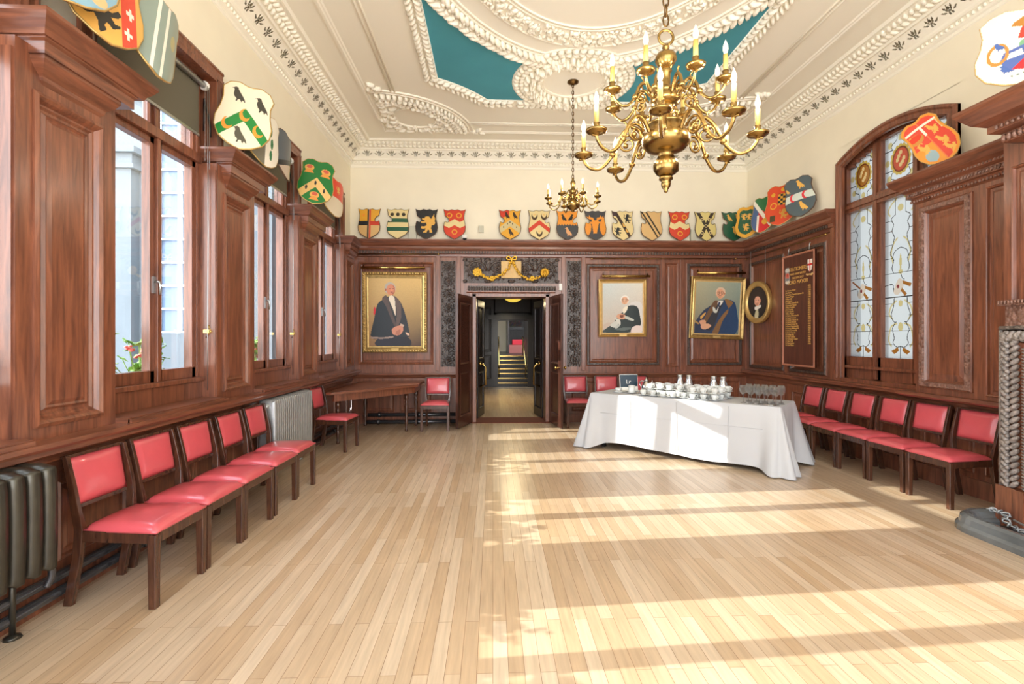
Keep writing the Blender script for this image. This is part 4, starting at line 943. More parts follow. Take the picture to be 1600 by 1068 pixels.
# inner pair of doors swung into the lobby with brass pull bars
for (hx, sg, nm) in ((DX0 + .07, 1, 'door_2'), (DX1 - .07, -1, 'door_3')):
    r_ = bpy.data.objects.new(nm, None); COL.objects.link(r_); r_['kind'] = 'structure'; r_.location = (hx, YL, 0.012); r_.rotation_euler = (0, 0, sg * math.radians(80))
    mb = MB().panelled((0, -.02, 0), (sg, 0, 0), ZAX, (0, -1, 0), (0, 0, .62, DZ - .06), panels=[((.09, .15, .53, .85), P_SMALL), ((.09, 1.1, .53, 2.1), P_SMALL)]); mb.panelled((0, .02, 0), (sg, 0, 0), ZAX, (0, 1, 0), (0, 0, .62, DZ - .06))
    for u in (0, .62): mb.quad((sg * u, -.02, 0), (sg * u, .02, 0), (sg * u, .02, DZ - .06), (sg * u, -.02, DZ - .06))
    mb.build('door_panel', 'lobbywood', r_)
    f = -.02; mb = MB(); u = .08 * sg
    mb.tube([(u, f, 1.02), (u, f - .09, 1.0), (u + sg * .02, f - .13, .95), (u + sg * .06, f - .12, .62), (u + sg * .06, f, .58)], .017, 8); mb.blob((u, f - .03, 1.02), (.04, .03, .04), None, 8, 5)
    mb.build('pull_handle', 'polbrass', r_)
# lobby shell
LX0, LX1, LYE, LH = -1.6, 2.9, 16.0, 3.3
S('floor_lobby', MB().box(LX0, YB + .05, -.1, LX1, LYE, 0.0), 'floor')
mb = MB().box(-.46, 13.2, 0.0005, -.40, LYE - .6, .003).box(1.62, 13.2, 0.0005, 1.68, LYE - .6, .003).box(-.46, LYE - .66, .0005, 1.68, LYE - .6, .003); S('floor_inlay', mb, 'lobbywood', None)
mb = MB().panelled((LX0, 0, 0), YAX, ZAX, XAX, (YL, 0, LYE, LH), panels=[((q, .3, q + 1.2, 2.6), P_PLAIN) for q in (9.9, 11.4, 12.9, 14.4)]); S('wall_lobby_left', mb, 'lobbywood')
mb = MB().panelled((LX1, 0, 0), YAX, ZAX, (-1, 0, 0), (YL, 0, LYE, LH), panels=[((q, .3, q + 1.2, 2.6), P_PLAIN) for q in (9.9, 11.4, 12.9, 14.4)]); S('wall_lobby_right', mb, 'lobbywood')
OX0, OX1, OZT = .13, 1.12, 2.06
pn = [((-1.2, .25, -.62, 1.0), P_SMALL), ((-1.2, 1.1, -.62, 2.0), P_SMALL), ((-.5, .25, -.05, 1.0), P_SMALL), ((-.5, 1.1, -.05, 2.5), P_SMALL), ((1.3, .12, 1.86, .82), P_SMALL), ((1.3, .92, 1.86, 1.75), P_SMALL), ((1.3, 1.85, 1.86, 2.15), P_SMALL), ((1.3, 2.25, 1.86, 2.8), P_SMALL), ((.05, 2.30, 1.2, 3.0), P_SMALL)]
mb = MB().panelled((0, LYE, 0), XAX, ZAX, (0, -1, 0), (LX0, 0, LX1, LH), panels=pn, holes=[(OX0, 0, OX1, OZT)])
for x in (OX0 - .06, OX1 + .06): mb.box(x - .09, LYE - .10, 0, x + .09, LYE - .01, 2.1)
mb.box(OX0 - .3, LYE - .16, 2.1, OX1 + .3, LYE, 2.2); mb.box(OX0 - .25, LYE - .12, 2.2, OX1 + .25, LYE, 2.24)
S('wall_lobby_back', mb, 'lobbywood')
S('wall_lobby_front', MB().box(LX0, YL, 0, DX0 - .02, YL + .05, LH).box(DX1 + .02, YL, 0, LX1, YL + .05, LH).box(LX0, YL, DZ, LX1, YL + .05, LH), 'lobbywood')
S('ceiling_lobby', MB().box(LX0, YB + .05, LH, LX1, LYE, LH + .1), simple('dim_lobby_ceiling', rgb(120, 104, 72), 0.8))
lp = thing('ceiling_lamp', 'yellow glass bowl lamp hanging in the lobby just beyond the doorway', 'lamp', (.50, 12.6, 2.53))
MB().lathe([(.0, -.13), (.10, -.12), (.19, -.07), (.24, .0), (.245, .02), (.22, .02)], 24).build('glass_bowl', 'lobbylamp', lp)
MB().tube([(0, 0, .0), (0, 0, .77)], .012, 8).lathe([(.08, .75), (.08, .77), (.02, .73)], 16).build('stem', 'polbrass', lp)
area('lobby_lamp_light', (.50, 12.6, 2.36), (0, 0, -1), .4, .4, 26, (1, .80, .45)).data.specular_factor = 0.08
# steps with brass nosings and handrails
NST = 7; st = bpy.data.objects.new('stairs', None); COL.objects.link(st); st['kind'] = 'structure'
for i in range(NST):
    z0, z1, y = i * .131, (i + 1) * .131, LYE + i * .29
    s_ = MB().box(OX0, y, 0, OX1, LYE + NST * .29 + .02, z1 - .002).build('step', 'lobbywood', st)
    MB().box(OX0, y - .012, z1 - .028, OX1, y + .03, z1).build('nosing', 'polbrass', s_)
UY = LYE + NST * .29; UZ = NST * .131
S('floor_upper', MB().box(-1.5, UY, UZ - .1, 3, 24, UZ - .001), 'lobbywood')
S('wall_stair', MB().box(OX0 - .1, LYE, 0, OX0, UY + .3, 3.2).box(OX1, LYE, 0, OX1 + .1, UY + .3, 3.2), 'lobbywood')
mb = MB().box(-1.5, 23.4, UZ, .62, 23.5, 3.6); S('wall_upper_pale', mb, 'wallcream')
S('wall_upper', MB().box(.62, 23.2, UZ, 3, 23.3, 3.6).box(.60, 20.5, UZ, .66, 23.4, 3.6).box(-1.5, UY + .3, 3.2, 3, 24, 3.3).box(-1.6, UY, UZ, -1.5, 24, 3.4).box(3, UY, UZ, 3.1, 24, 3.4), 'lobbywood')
for sg, x in ((-1, OX0 + .07), (1, OX1 - .07)):
    t = thing('stair_handrail', 'polished brass handrail on the %s of the lobby steps' % ('left' if sg < 0 else 'right'), 'handrail', (x, LYE + .05, .0), group='handrails of the lobby steps')
    MB().tube([(0, .22, .60), (0, .30, .66), (0, 1.90, 1.50), (0, 2.0, 1.56), (0, 2.2, 1.56)], .024, 8).build('rail', 'polbrass', t)
    MB().tube([(0, .3, .262), (0, .3, .66)], .016, 8).tube([(0, 1.9, .91), (0, 1.9, 1.5)], .016, 8).build('baluster', 'polbrass', t)
t = thing('dark_painting', 'large dark painting of foliage on the wall beyond the steps', 'painting', (.98, 23.15, 1.95))
rr = np.random.RandomState(5)
def folbase(U, W): return np.stack([.02 + .16 * rr.rand(*U.shape) ** 3, .012 + .09 * rr.rand(*U.shape) ** 3, .012 + .07 * rr.rand(*U.shape) ** 3], -1)
paint('canvas', .62, 1.2, .03, folbase, [(L_rect(-.5, .0, .5, .08), rgb(220, 220, 225))], 'oil', parent=t)
MB().ring((0, .01, 0), XAX, ZAX, (0, -1, 0), (-.36, -.05, .36, 1.25), [(0, 0), (0, .03), (.05, .03), (.05, .0)], fill=False).build('frame', 'lobbywood', t)
t = thing('red_draped_table', 'small table with red cloth and pale top beyond the lobby steps', 'table', (.98, 20.6, UZ))
MB().box(-.34, -.3, 0, .34, .3, .34).build('pink_cloth', simple('dusty_pink_cloth', rgb(150, 90, 84), .8), t, bevel=.02)
MB().box(-.20, -.1, .34, .24, .25, .55).build('red_top', 'crimson', t, bevel=.02)
MB().box(-.36, .1, .34, -.30, .2, 1.05).box(.30, .1, .34, .36, .2, 1.05).box(-.36, .1, .95, .36, .2, 1.05).build('rear_rail', 'black', t)
area('unseen_upper_hall_light', (.2, 19.0, 3.15), (0, .8, -.6), 1.0, .4, 34, (1, .92, .78))  # unseen lamp without a fixture, added to light the hall beyond the steps
# ================================================================== CHAIRS
def cushion(mb, w0, w1, d0, d1, z0, z1, n=10, yflip=False, crown=.02):
    """domed pad: plan is a trapezoid (front width w0 at y=d0, back width w1 at y=d1), edges rolled"""
    vs = []; fs = []
    for j in range(n + 1):
        for i in range(n + 1):
            a, b = -1 + 2 * i / n, -1 + 2 * j / n
            e = max(abs(a), abs(b)); w = w0 + (w1 - w0) * j / n
            r = (1 - max(0, (e - .86) / .14) ** 2.2); 
            vs.append((a * w / 2, d0 + (d1 - d0) * j / n, z0 + (z1 - z0) * (.35 + .65 * r) + crown * (1 - a * a) * (1 - b * b)))
    for j in range(n):
        for i in range(n): k = j * (n + 1) + i; fs.append((k, k + 1, k + n + 2, k + n + 1))
    base = len(vs)
    edge = [i for i in range(n + 1)] + [j * (n + 1) + n for j in range(1, n + 1)] + [n * (n + 1) + i for i in range(n - 1, -1, -1)] + [j * (n + 1) for j in range(n - 1, 0, -1)]
    for k in edge: vs.append((vs[k][0], vs[k][1], z0))
    m_ = len(edge)
    for q in range(m_): fs.append((edge[q], base + q, base + (q + 1) % m_, edge[(q + 1) % m_]))
    fs.append(tuple(base + q for q in range(m_ - 1, -1, -1)))
    mb.add(vs, fs, 0, True)
def chair_proto():
    t = thing('side_chair', 'x', 'chair', (0, 0, 0), group='red leather side chairs')
    W, fx = .47, .213
    for s_ in (-1, 1):
        MB().add([(s_ * fx - .021, -.235, 0.0), (s_ * fx + .021, -.235, 0), (s_ * fx + .021, -.195, 0), (s_ * fx - .021, -.195, 0), (s_ * fx - .023, -.238, .41), (s_ * fx + .023, -.238, .41), (s_ * fx + .023, -.19, .41), (s_ * fx - .023, -.19, .41)],
                 [(3, 2, 1, 0), (4, 5, 6, 7), (0, 1, 5, 4), (1, 2, 6, 5), (2, 3, 7, 6), (3, 0, 4, 7)]).build('leg', 'chairwood', t, bevel=.004)
    def sabre(s_, z0, z1):
        pts = [(.285, 0), (.262, .12), (.235, .27), (.222, .40), (.225, .47), (.243, .62), (.272, .76), (.29, .84)]
        P_ = spline(pts, 4, False); P_ = [q for q in P_ if z0 - 1e-6 <= q[1] <= z1 + 1e-6]; mb = MB(); vs = []
        for (y, z) in P_:
            hw = .0165 if z < .5 else .013; hd = .024 if z < .5 else .024 - .010 * (z - .5) / .34; x = s_ * (.19 + .017 * min(1, max(0, (z - .44) / .12)))
            vs += [(x - hw, y - hd, z), (x + hw, y - hd, z), (x + hw, y + hd, z), (x - hw, y + hd, z)]
        n_ = len(P_); fs = [(3, 2, 1, 0), (4 * n_ - 4, 4 * n_ - 3, 4 * n_ - 2, 4 * n_ - 1)]
        for i in range(n_ - 1):
            for k in range(4): fs.append((4 * i + k, 4 * i + (k + 1) % 4, 4 * i + 4 + (k + 1) % 4, 4 * i + 4 + k))
        return mb.add(vs, fs)
    for s_ in (-1, 1): sabre(s_, 0, .84).build('leg', 'chairwood', t, bevel=.003)
    mb = MB().box(-fx, -.235, .36, fx, -.205, .425); mb.box(-.18, .205, .36, .18, .235, .425)
    for s_ in (-1, 1):
        mb.add([(s_ * fx + o, -.21, z) for z in (.36, .425) for o in (-.012, .012)] + [(s_ * .19 + o, .22, z) for z in (.36, .425) for o in (-.012, .012)], [(0, 1, 3, 2), (4, 6, 7, 5), (0, 4, 5, 1), (2, 3, 7, 6), (0, 2, 6, 4), (1, 5, 7, 3)])
    mb.build('seat_rail', 'chairwood', t, bevel=.003)
    mb = MB(); cushion(mb, W - .006, .40, -.238, .205, .418, .455, 12, crown=.024); mb.build('seat', 'leather', t)
    # back: pad in a slim frame, tilted
    mb = MB(); X = Matrix.Translation((0, .255, .56)) @ Matrix.Rotation(math.radians(-10.5), 4, 'X')
    mb.box(-.207, -.016, .268, .207, .016, .286, X=X); mb.box(-.18, -.014, -.022, .18, .014, .0, X=X); mb.box(-.18, .004, .0, .18, .014, .27, X=X)
    mb.build('back_frame', 'chairwood', t, bevel=.003)
    for face in (-1,):
        mb = MB(); cushion(mb, .386, .396, 0, .272, 0, .026, 10, crown=.014)
        o = mb.build('backrest', 'leather', t); 
        Xr = X @ Matrix.Translation((0, .004, -.002)) @ Matrix(((1, 0, 0, 0), (0, 0, -1, 0), (0, 1, 0, 0), (0, 0, 0, 1)))
        o.matrix_local = Xr
    return t
PC = chair_proto(); used = [False]
def chair(x, y, rz, label, group):
    if not used[0]:
        used[0] = True; o = PC; o.location = (x, y, 0); o.rotation_euler = (0, 0, rz); o['label'] = label
    else: o = copy_tree(PC, (x, y, 0), rz, label)
    o['group'] = group; return o
R90 = PI / 2
G1, G2, G3 = 'chairs lined up along the left wall', 'chairs lined up along the right wall', 'chairs against the back panelling'
LC = [(-2.09, 3.15, -.05, 'red leather chair nearest the camera in the left row, beside the big iron radiator'),
      (-2.08, 3.64, -.03, 'second red leather chair from the near end of the left row'),
      (-2.07, 4.125, -.03, 'middle one of the five red leather chairs along the left wall'),
      (-2.065, 4.64, -.02, 'fourth red leather chair from the near end of the left row'),
      (-2.07, 5.14, -.02, 'last red leather chair of the left row, just in front of the silver radiator')]
for x, y, r, lb in LC: chair(x, y, R90 + r, lb, G1)
chair(-2.14, 7.08, R90 - .10, 'red leather chair alone in front of the corner table, sideways to the door', G1)
chair(-.94, 8.575, 0.0, 'red leather chair facing the room between the corner table and the open door leaf', G3)
for x, lb in ((1.47, 'red leather chair behind the left end of the white table'), (2.03, 'red leather chair behind the dark tablet on the white table'), (2.56, 'red leather chair behind the coffee pot, rightmost against the back panelling')):
    chair(x, 8.80, 0.02, lb, G3)
RC = [(4.225, 4.575, 'red leather chair nearest the hearth in the right row'), (4.215, 5.08, 'second red leather chair from the hearth end of the right row'), (4.215, 5.565, 'third red leather chair from the hearth in the right row'),
      (4.215, 6.05, 'fourth red leather chair from the hearth in the right row'), (4.215, 6.535, 'fifth red leather chair from the hearth, beside the white table end'), (4.22, 7.015, 'farthest red leather chair of the right row, half hidden by the white table')]
for i, (x, y, lb) in enumerate(RC): chair(x, y, -R90 + (.04 if i < 2 else 0), lb, G2)

# ================================================================== RADIATORS AND PIPES
def radiator(name, label, y0, y1, z0, z1, x0, x1, n, mat, loops=2):
    t = thing(name, label, 'radiator', ((x0 + x1) / 2, (y0 + y1) / 2, 0)); p_ = (y1 - y0) / n; hx = (x1 - x0) / 2; L = y1 - y0
    for i in range(n):
        y = -L / 2 + (i + .5) * p_; mb = MB(); h = z1 - z0; r = p_ * .5
        ncol = loops
        out = spline([(-hx, z0 + .05), (-hx * .8, z0 + .01), (0, z0 + .03), (hx * .8, z0 + .01), (hx, z0 + .05), (hx, z1 - .07), (hx * .72, z1 - .012), (0, z1), (-hx * .72, z1 - .012), (-hx, z1 - .07)], 4)
        vs = []; m_ = len(out); ins = [(a * .72, (b - (z0 + z1) / 2) * .955 + (z0 + z1) / 2) for a, b in out]
        for off, sec in ((-r * .86, ins), (-r * .42, out), (r * .42, out), (r * .86, ins)):
            vs += [(a, y + off, b) for a, b in sec]
        fs = [tuple(range(m_ - 1, -1, -1)), tuple(3 * m_ + k for k in range(m_))]
        for q in range(3):
            for k in range(m_): fs.append((q * m_ + k, q * m_ + (k + 1) % m_, (q + 1) * m_ + (k + 1) % m_, (q + 1) * m_ + k))
        mb.add(vs, fs, 0, True); mb.build('column', mat, t)
    mb = MB()
    for z in (z0 + .07, z1 - .07): mb.tube([(0, -L / 2 - .03, z), (0, L / 2 + .03, z)], .028, 10)
    mb.build('hub', mat, t)
    for y in (-L / 2 + p_ * .5, L / 2 - p_ * .5): MB().tube([(-hx * .7, y, 0), (-hx * .7, y, z0 + .05)], .014, 8).lathe([(.04, 0), (.035, .012), (.014, .02)], 10, (-hx * .7, y, 0)).build('foot', mat, t)
    return t
rad = radiator('column_radiator', 'dark bronze cast-iron radiator at the left edge of the picture', 1.55, 2.70, .34, .875, -2.44, -2.20, 13, 'iron')
v = MB(); v.tube(spline([(0, .62, .38), (0, .645, .34), (.0, .66, .26), (-.02, .65, .2)], 5, False), .018, 8)
v.build('feed_pipe', 'pipe', rad)
v = MB().lathe([(.0, .0), (.022, .01), (.026, .04), (.018, .06), (.024, .075), (.016, .10), (.006, .12), (.006, .16), (0, .17)], 10, (0, .645, .33)); v.build('valve', simple('green_brass_valve', rgb(120, 140, 100), .5, metal=.5), rad)
radiator('column_radiator', 'silver painted cast-iron radiator between the chair row and the corner', 5.42, 6.52, .20, .865, -2.44, -2.26, 20, 'silver')
mb = MB().tube([(-2.43, -2.9, .175), (-2.43, 8.9, .175)], .028, 12); p1 = tag(mb.build('heating_pipe', 'pipe'), 'upper dark heating pipe running along the foot of the left wall', 'pipe', 'heating pipes')
mb = MB().tube([(-2.43, -2.9, .085), (-2.43, 9.0, .085)], .028, 12); p2 = tag(mb.build('heating_pipe', 'pipe'), 'lower dark heating pipe running along the foot of the left wall', 'pipe', 'heating pipes')
for o, zz in ((p1, .175), (p2, .085)):
    mb = MB(); x = -2.43
    for i in range(8): y = -2 + i * 1.42; mb.tube([(x, y - .035, zz), (x, y + .035, zz)], .035, 12); 
    mb.build('collar', 'pipe', o)
    mb = MB()
    for i in range(8): y = -2.2 + i * 1.42; mb.tube([(x, y, zz), (-2.474, y, zz)], .012, 6)
    mb.build('bracket', 'pipe', o)
for zz, yy, lb in ((.16, 9.115, 'upper'), (.05, 9.03, 'lower')):
    o = MB().tube([(-2.2, yy, zz), (-.5, yy, zz)], .035, 10).build('heating_pipe', 'pipe'); tag(o, lb + ' dark heating pipe along the foot of the back panelling', 'pipe', 'heating pipes')
    b_ = MB()
    for q in (-2.0, -1.3, -.6): b_.tube([(q - .02, yy, zz), (q + .02, yy, zz)], .044, 10); b_.box(q - .01, yy, zz - .01, q + .01, 9.15, zz + .01)
    b_.build('bracket', 'pipe', o)

# ================================================================== CORNER TABLE
ct = thing('corner_table', 'dark wooden table with turned legs set across the back left corner', 'table', (-1.75, 8.3, 0))
poly = [(-2.30, 7.15), (-2.22, 7.12), (-1.26, 8.30), (-1.215, 8.37), (-1.215, 9.06), (-2.30, 9.06)]
mb = MB().prism([(a + 1.75, b - 8.3, .725) for a, b in poly], (0, 0, .035)); mb.build('table_top', 'woodh', ct, bevel=.008)
ins = [(-2.26, 7.30), (-2.21, 7.24), (-1.31, 8.35), (-1.275, 8.42), (-1.275, 9.0), (-2.26, 9.0)]
mb = MB().prism([(a + 1.75, b - 8.3, .62) for a, b in ins], (0, 0, .105)); mb.build('apron', 'wood', ct, bevel=.004)
LEGP = [(.020, 0), (.026, .02), (.018, .05), (.026, .14), (.030, .18), (.018, .20), (.028, .215), (.018, .235), (.026, .30), (.033, .40), (.024, .46), (.030, .48), (.020, .50), (.034, .53), (.034, .62)]
for x, y in ((-2.21, 7.40), (-1.40, 8.36), (-1.33, 8.93), (-2.2, 8.93)): MB().lathe(LEGP, 12, (x + 1.75, y - 8.3, 0)).build('leg', 'chairwood', ct)

# ================================================================== LONG TABLE, CLOTH AND WHAT STANDS ON IT
TA = math.atan2(-.663, .748); TL, TW, TZ = 2.40, .75, .745
tb = thing('buffet_table', 'long trestle table hidden under the white cloth', 'table', (1.36, 7.1, 0), TA)
MB().box(.02, .02, TZ - .035, TL - .02, TW - .02, TZ - .004).build('table_top', 'wood', tb)
for a, b in ((.15, .12), (.15, TW - .12), (TL - .15, .12), (TL - .15, TW - .12)): MB().box(a - .025, b - .025, 0, a + .025, b + .025, TZ - .035).build('leg', 'black', tb)
def cloth():
    mb = MB(); peri = []; seg = []
    nL, nW, nC = 60, 20, 12; r = .02
    def side(p, q, n, nrm):
        for i in range(n): t = i / n; peri.append((p[0] + (q[0] - p[0]) * t, p[1] + (q[1] - p[1]) * t, nrm, t, None))
    def corner(c, a0):
        for i in range(nC): a = a0 + PI / 2 * i / nC; peri.append((c[0] + r * math.cos(a), c[1] + r * math.sin(a), (math.cos(a), math.sin(a)), .5, i / nC))
    side((r, 0), (TL - r, 0), nL, (0, -1)); corner((TL - r, r), -PI / 2); side((TL, r), (TL, TW - r), nW, (1, 0)); corner((TL - r, TW - r), 0)
    side((TL - r, TW), (r, TW), nL, (0, 1)); corner((r, TW - r), PI / 2); side((0, TW - r), (0, r), nW, (-1, 0)); corner((r, r), PI)
    N = len(peri); rows = 16; vs = []
    # distance from nearest corner along the edge, for the cone folds
    for j in range(rows + 1):
        q = j / rows
        for i, (x, y, n_, t, cc) in enumerate(peri):
            L = TL if abs(n_[1]) > .99 else TW
            dc = 0.0 if cc is not None else min(t, 1 - t) * L
            prox = math.exp(-(dc / .16) ** 2)
            hem = .055 + .05 * math.sin(x * 1.3 + 1.0) ** 2 * (1 - prox) if dc > .0 else .02
            hem = hem * (1 - prox) + .012 * prox
            out = .012 + q ** 1.1 * (.035 + .155 * prox) + (q ** 1.5) * (.012 * math.sin(x * 9 + y * 7) + .006 * math.sin(x * 23 + y * 31))
            if cc is not None: out += q * .05 * math.cos((cc - .5) * 3 * PI) 
            elif dc < .35: out += -q * .055 * math.exp(-((dc - .17) / .07) ** 2)
            z = TZ - (TZ - hem) * q + (.004 if j == 0 else 0)
            if j == 0: out = -.004
            if j == 1: out = .008; z = TZ - .012
            vs.append((x + n_[0] * out, y + n_[1] * out, z))
    fs = []
    for j in range(rows):
        for i in range(N): fs.append((j * N + i, j * N + (i + 1) % N, (j + 1) * N + (i + 1) % N, (j + 1) * N + i))
    mb.add(vs, fs, 0, True)
    mb.add(vs[:N], [tuple(range(N))], 0, False)
    # ironed creases standing slightly proud
    return mb
o = cloth().build('tablecloth', 'cloth', None, (1.36, 7.1, 0), (0, 0, TA)); tag(o, 'white linen cloth draped to the floor over the long table', 'tablecloth')
mbb = MB()
for a in (.62, 1.24, 1.86): mbb.tube([(a, -.02, TZ - .03), (a, -.036, .4), (a, -.055, .12)], .003, 5)
mbb.tube([(.03, -.026, .49), (TL - .05, -.026, .49)], .0025, 5)
mbb.build('ironed_crease', 'cloth', o)
def TP(a, b, z=0.0): return (1.36 + a * .748 + b * .663, 7.1 - a * .663 + b * .748, TZ + .004 + z)
CUPP = [(.0, .0), (.022, .0), (.025, .006), (.034, .018), (.040, .040), (.041, .062), (.039, .062), (.037, .04), (.030, .018), (0, .010)]
SAUP = [(0, .0), (.028, .0), (.045, .008), (.070, .016), (.069, .019), (.045, .012), (0, .008)]
def mkcup():
    mb = MB().lathe(CUPP, 16); mb.tube(spline([(.037, 0, .052), (.058, 0, .052), (.064, 0, .036), (.052, 0, .02), (.034, 0, .02)], 4, False), .0042, 6); return mb.build('teacup', 'china')
cup0 = mkcup(); sau0 = MB().lathe(SAUP, 20).build('saucer', 'china')
rnd = random.Random(9); first = {'c': True, 's': True}
def put(kind, x, y, z, rz, lab, grp):
    src = cup0 if kind == 'c' else sau0
    if first[kind]: first[kind] = False; o = src
    else: o = src.copy(); COL.objects.link(o)
    o.location = (x, y, z); o.rotation_euler = (0, 0, rz); tag(o, lab, 'cup' if kind == 'c' else 'saucer', grp); return o
for (nm, a0, na, b0, nb) in (('left', .72, 5, .15, 4), ('right', 1.38, 3, .14, 4)):
    for j in range(nb):
        for i in range(na):
            a = a0 + i * .135 + (.03 if j % 2 else 0); b = b0 + j * .138 + (.10 - .0 if nm == 'x' else 0)
            x, y, z = TP(a, b); rz = rnd.uniform(-2.2, -.4)
            put('s', x, y, z, 0, 'white saucer in the lower layer of the %s group of cups on the table' % nm, 'saucers of the %s cup group' % nm)
            put('c', x, y, z + .0115, rz, 'white teacup in the lower layer of the %s group of cups' % nm, 'lower teacups of the %s group' % nm)
            if (nm == 'left' and j >= 1) or nm == 'right':
                put('s', x, y, z + .0735, 0, 'white saucer in the upper layer of the %s group of cups on the table' % nm, 'upper saucers of the %s cup group' % nm)
                put('c', x, y, z + .085, rnd.uniform(-2.2, -.4), 'white teacup in the upper layer of the %s group of cups' % nm, 'upper teacups of the %s group' % nm)
for i, (a, b) in enumerate(((1.013, .685), (1.136, .685), (1.466, .68), (1.588, .68))):
    t = thing('vacuum_flask', ['leftmost of the four steel flasks behind the cups', 'second steel flask from the left behind the cups', 'third steel flask from the left behind the cups', 'rightmost of the four steel flasks behind the cups'][i], 'flask', TP(a, b), group='steel flasks behind the cups')
    MB().lathe([(.0, 0), (.058, 0), (.060, .01), (.060, .12), (.052, .16), (.038, .195), (.036, .225), (.040, .235), (.0, .235)], 20).build('body', 'steel', t)
    MB().lathe([(.040, .235), (.042, .25), (.034, .262), (0, .265)], 20).build('lid', 'steel', t)
    MB().tube(spline([(.0, .036, .22), (0, .085, .215), (0, .09, .15), (0, .058, .09)], 4, False), .007, 6).build('handle', 'steel', t)
t = thing('coffee_pot', 'round silver coffee pot left of the cups', 'pot', TP(.575, .56), rot=-.8)
MB().lathe([(0, 0), (.05, 0), (.062, .02), (.07, .06), (.055, .11), (.036, .14), (.034, .155)], 20).build('body', 'steel', t)
MB().lathe([(.036, .155), (.03, .175), (.012, .185), (.012, .20), (.0, .205)], 16).build('lid', 'steel', t)
MB().tube([(.05, 0, .10), (.085, 0, .14), (.095, 0, .165)], [.014, .009, .007], 8).build('spout', 'steel', t)
MB().tube(spline([(-.035, 0, .15), (-.09, 0, .15), (-.10, 0, .10), (-.066, 0, .06)], 4, False), .007, 6).build('handle', 'steel', t)
x, y, z = TP(.479, .3)
o = put('s', x, y, z, 0, 'wide white saucer under the tall mug left of the cups', 'single saucers'); o.scale = (1.35, 1.35, 1)
t = thing('mug', 'tall white mug on a saucer in front of the dark tablet', 'mug', (x, y, z + .0135), rot=-.5)
MB().lathe([(0, 0), (.042, 0), (.045, .01), (.046, .095), (.043, .095), (.041, .012), (0, .010)], 20).build('body', 'china', t)
MB().tube(spline([(.044, 0, .08), (.075, 0, .078), (.078, 0, .045), (.044, 0, .022)], 4, False), .006, 6).build('handle', 'china', t)
x, y, z = TP(.20, .45); tag(MB().lathe([(0, 0), (.04, 0), (.045, .01), (.05, .045), (.047, .045), (.042, .012), (0, .01)], 18).build('sugar_bowl', 'china', None, (x, y, z)), 'small white bowl at the left end of the white table', 'bowl')
x, y, z = TP(.31, .40, 0); tag(MB().lathe([(0, 0), (.05, 0), (.085, .012), (.084, .015), (.05, .006), (0, .005)], 20).build('side_plate', 'china', None, (x - .09, y - .06, z)), 'white plate beside the tall mug', 'plate')
t = thing('display_tablet', 'dark blue upright display tablet with white letters on the table', 'tablet', TP(.28, .62), rot=.05)
X = Matrix.Rotation(math.radians(-8), 4, 'X')
MB().box(-.135, -.006, .0, .135, .006, .235, X=X).build('case', 'white', t, bevel=.004); MB().box(-.128, -.0085, .05, .128, -.006, .228, X=X).build('screen', 'screen', t)
MB().box(-.135, -.10, 0, .135, .01, .008).build('stand', 'white', t)
def text(name, body, size, parent, loc, rot, mat, align='LEFT', ext=.0, space=1.0):
    cu = bpy.data.curves.new(name, 'FONT'); cu.body = body; cu.size = size; cu.align_x = align; cu.extrude = ext; cu.materials.append(M[mat] if isinstance(mat, str) else mat); cu.space_line = space
    tmp = bpy.data.objects.new(name, cu); me = bpy.data.meshes.new_from_object(tmp); bpy.data.objects.remove(tmp); me.name = name
    o = bpy.data.objects.new(name, me); COL.objects.link(o); o.parent = parent; o.location = loc; o.rotation_euler = rot; return o
text('lettering', 'Lr', .085, t, (-.04, .006, .10), (PI / 2 + math.radians(-8), 0, 0), 'white', 'LEFT', .001).location = (-.045, -.0095 + .1 * .139, .10)
# wine glasses
gl0 = MB().lathe([(.0, .0), (.034, .0), (.033, .004), (.008, .009), (.0055, .02), (.0055, .08), (.010, .095), (.030, .115), (.041, .145), (.041, .17), (.034, .205), (.033, .205), (.039, .17), (.039, .146), (.028, .118), (0, .10)], 16).build('wine_glass', 'glass')
k = 0
for j in range(3):
    for i in range(5):
        a, b = 1.97 + i * .088 + .03 * (j % 2), .17 + j * .12; x, y, z = TP(a, b)
        o = gl0 if k == 0 else gl0.copy()
        if k: COL.objects.link(o)
        o.location = (x, y, z); k += 1
        tag(o, 'wine glass standing in the block of glasses at the right end of the table', 'glass', 'wine glasses on the white table')
x, y, z = TP(2.2, .13)
o = MB().lathe([(0, 0), (.10, 0), (.12, .010), (.118, .013), (.10, .004), (0, .004)], 24).build('steel_tray', 'steel', None, (x, y, z)); 
o.location = TP(2.25, .07); o.scale = (.85, .5, 1); o.rotation_euler = (0, 0, TA); tag(o, 'small oval steel tray in front of the wine glasses', 'tray')
# ================================================================== PICTURES ON THE PANELLING
def grad(tl, tr, bl, br):
    tl, tr, bl, br = [np.array(rgb(*q)) for q in (tl, tr, bl, br)]
    def f(U, W):
        u = (U + .5)[..., None]; w = W[..., None]
        n_ = np.random.RandomState(1).rand(*U.shape, 1) * .10 + .95
        return ((tl * (1 - u) + tr * u) * w + (bl * (1 - u) + br * u) * (1 - w)) * n_
    return f
def shade(c0, c1, ax=0):
    """oil paint blended from one tone to another across the figure"""
    a, b = np.array(rgb(*c0)), np.array(rgb(*c1))
    def f(U, W):
        k = ((U + .5) if ax == 0 else W)[..., None]; n_ = np.random.RandomState(2).rand(*U.shape, 1) * .2 + .9
        return (a * (1 - k) + b * k) * n_
    return f
def mapper(x0, y0, x1, y1): return lambda pts: [((x - x0) / (x1 - x0) - .5, (y1 - y) / (y1 - y0)) for x, y in pts]
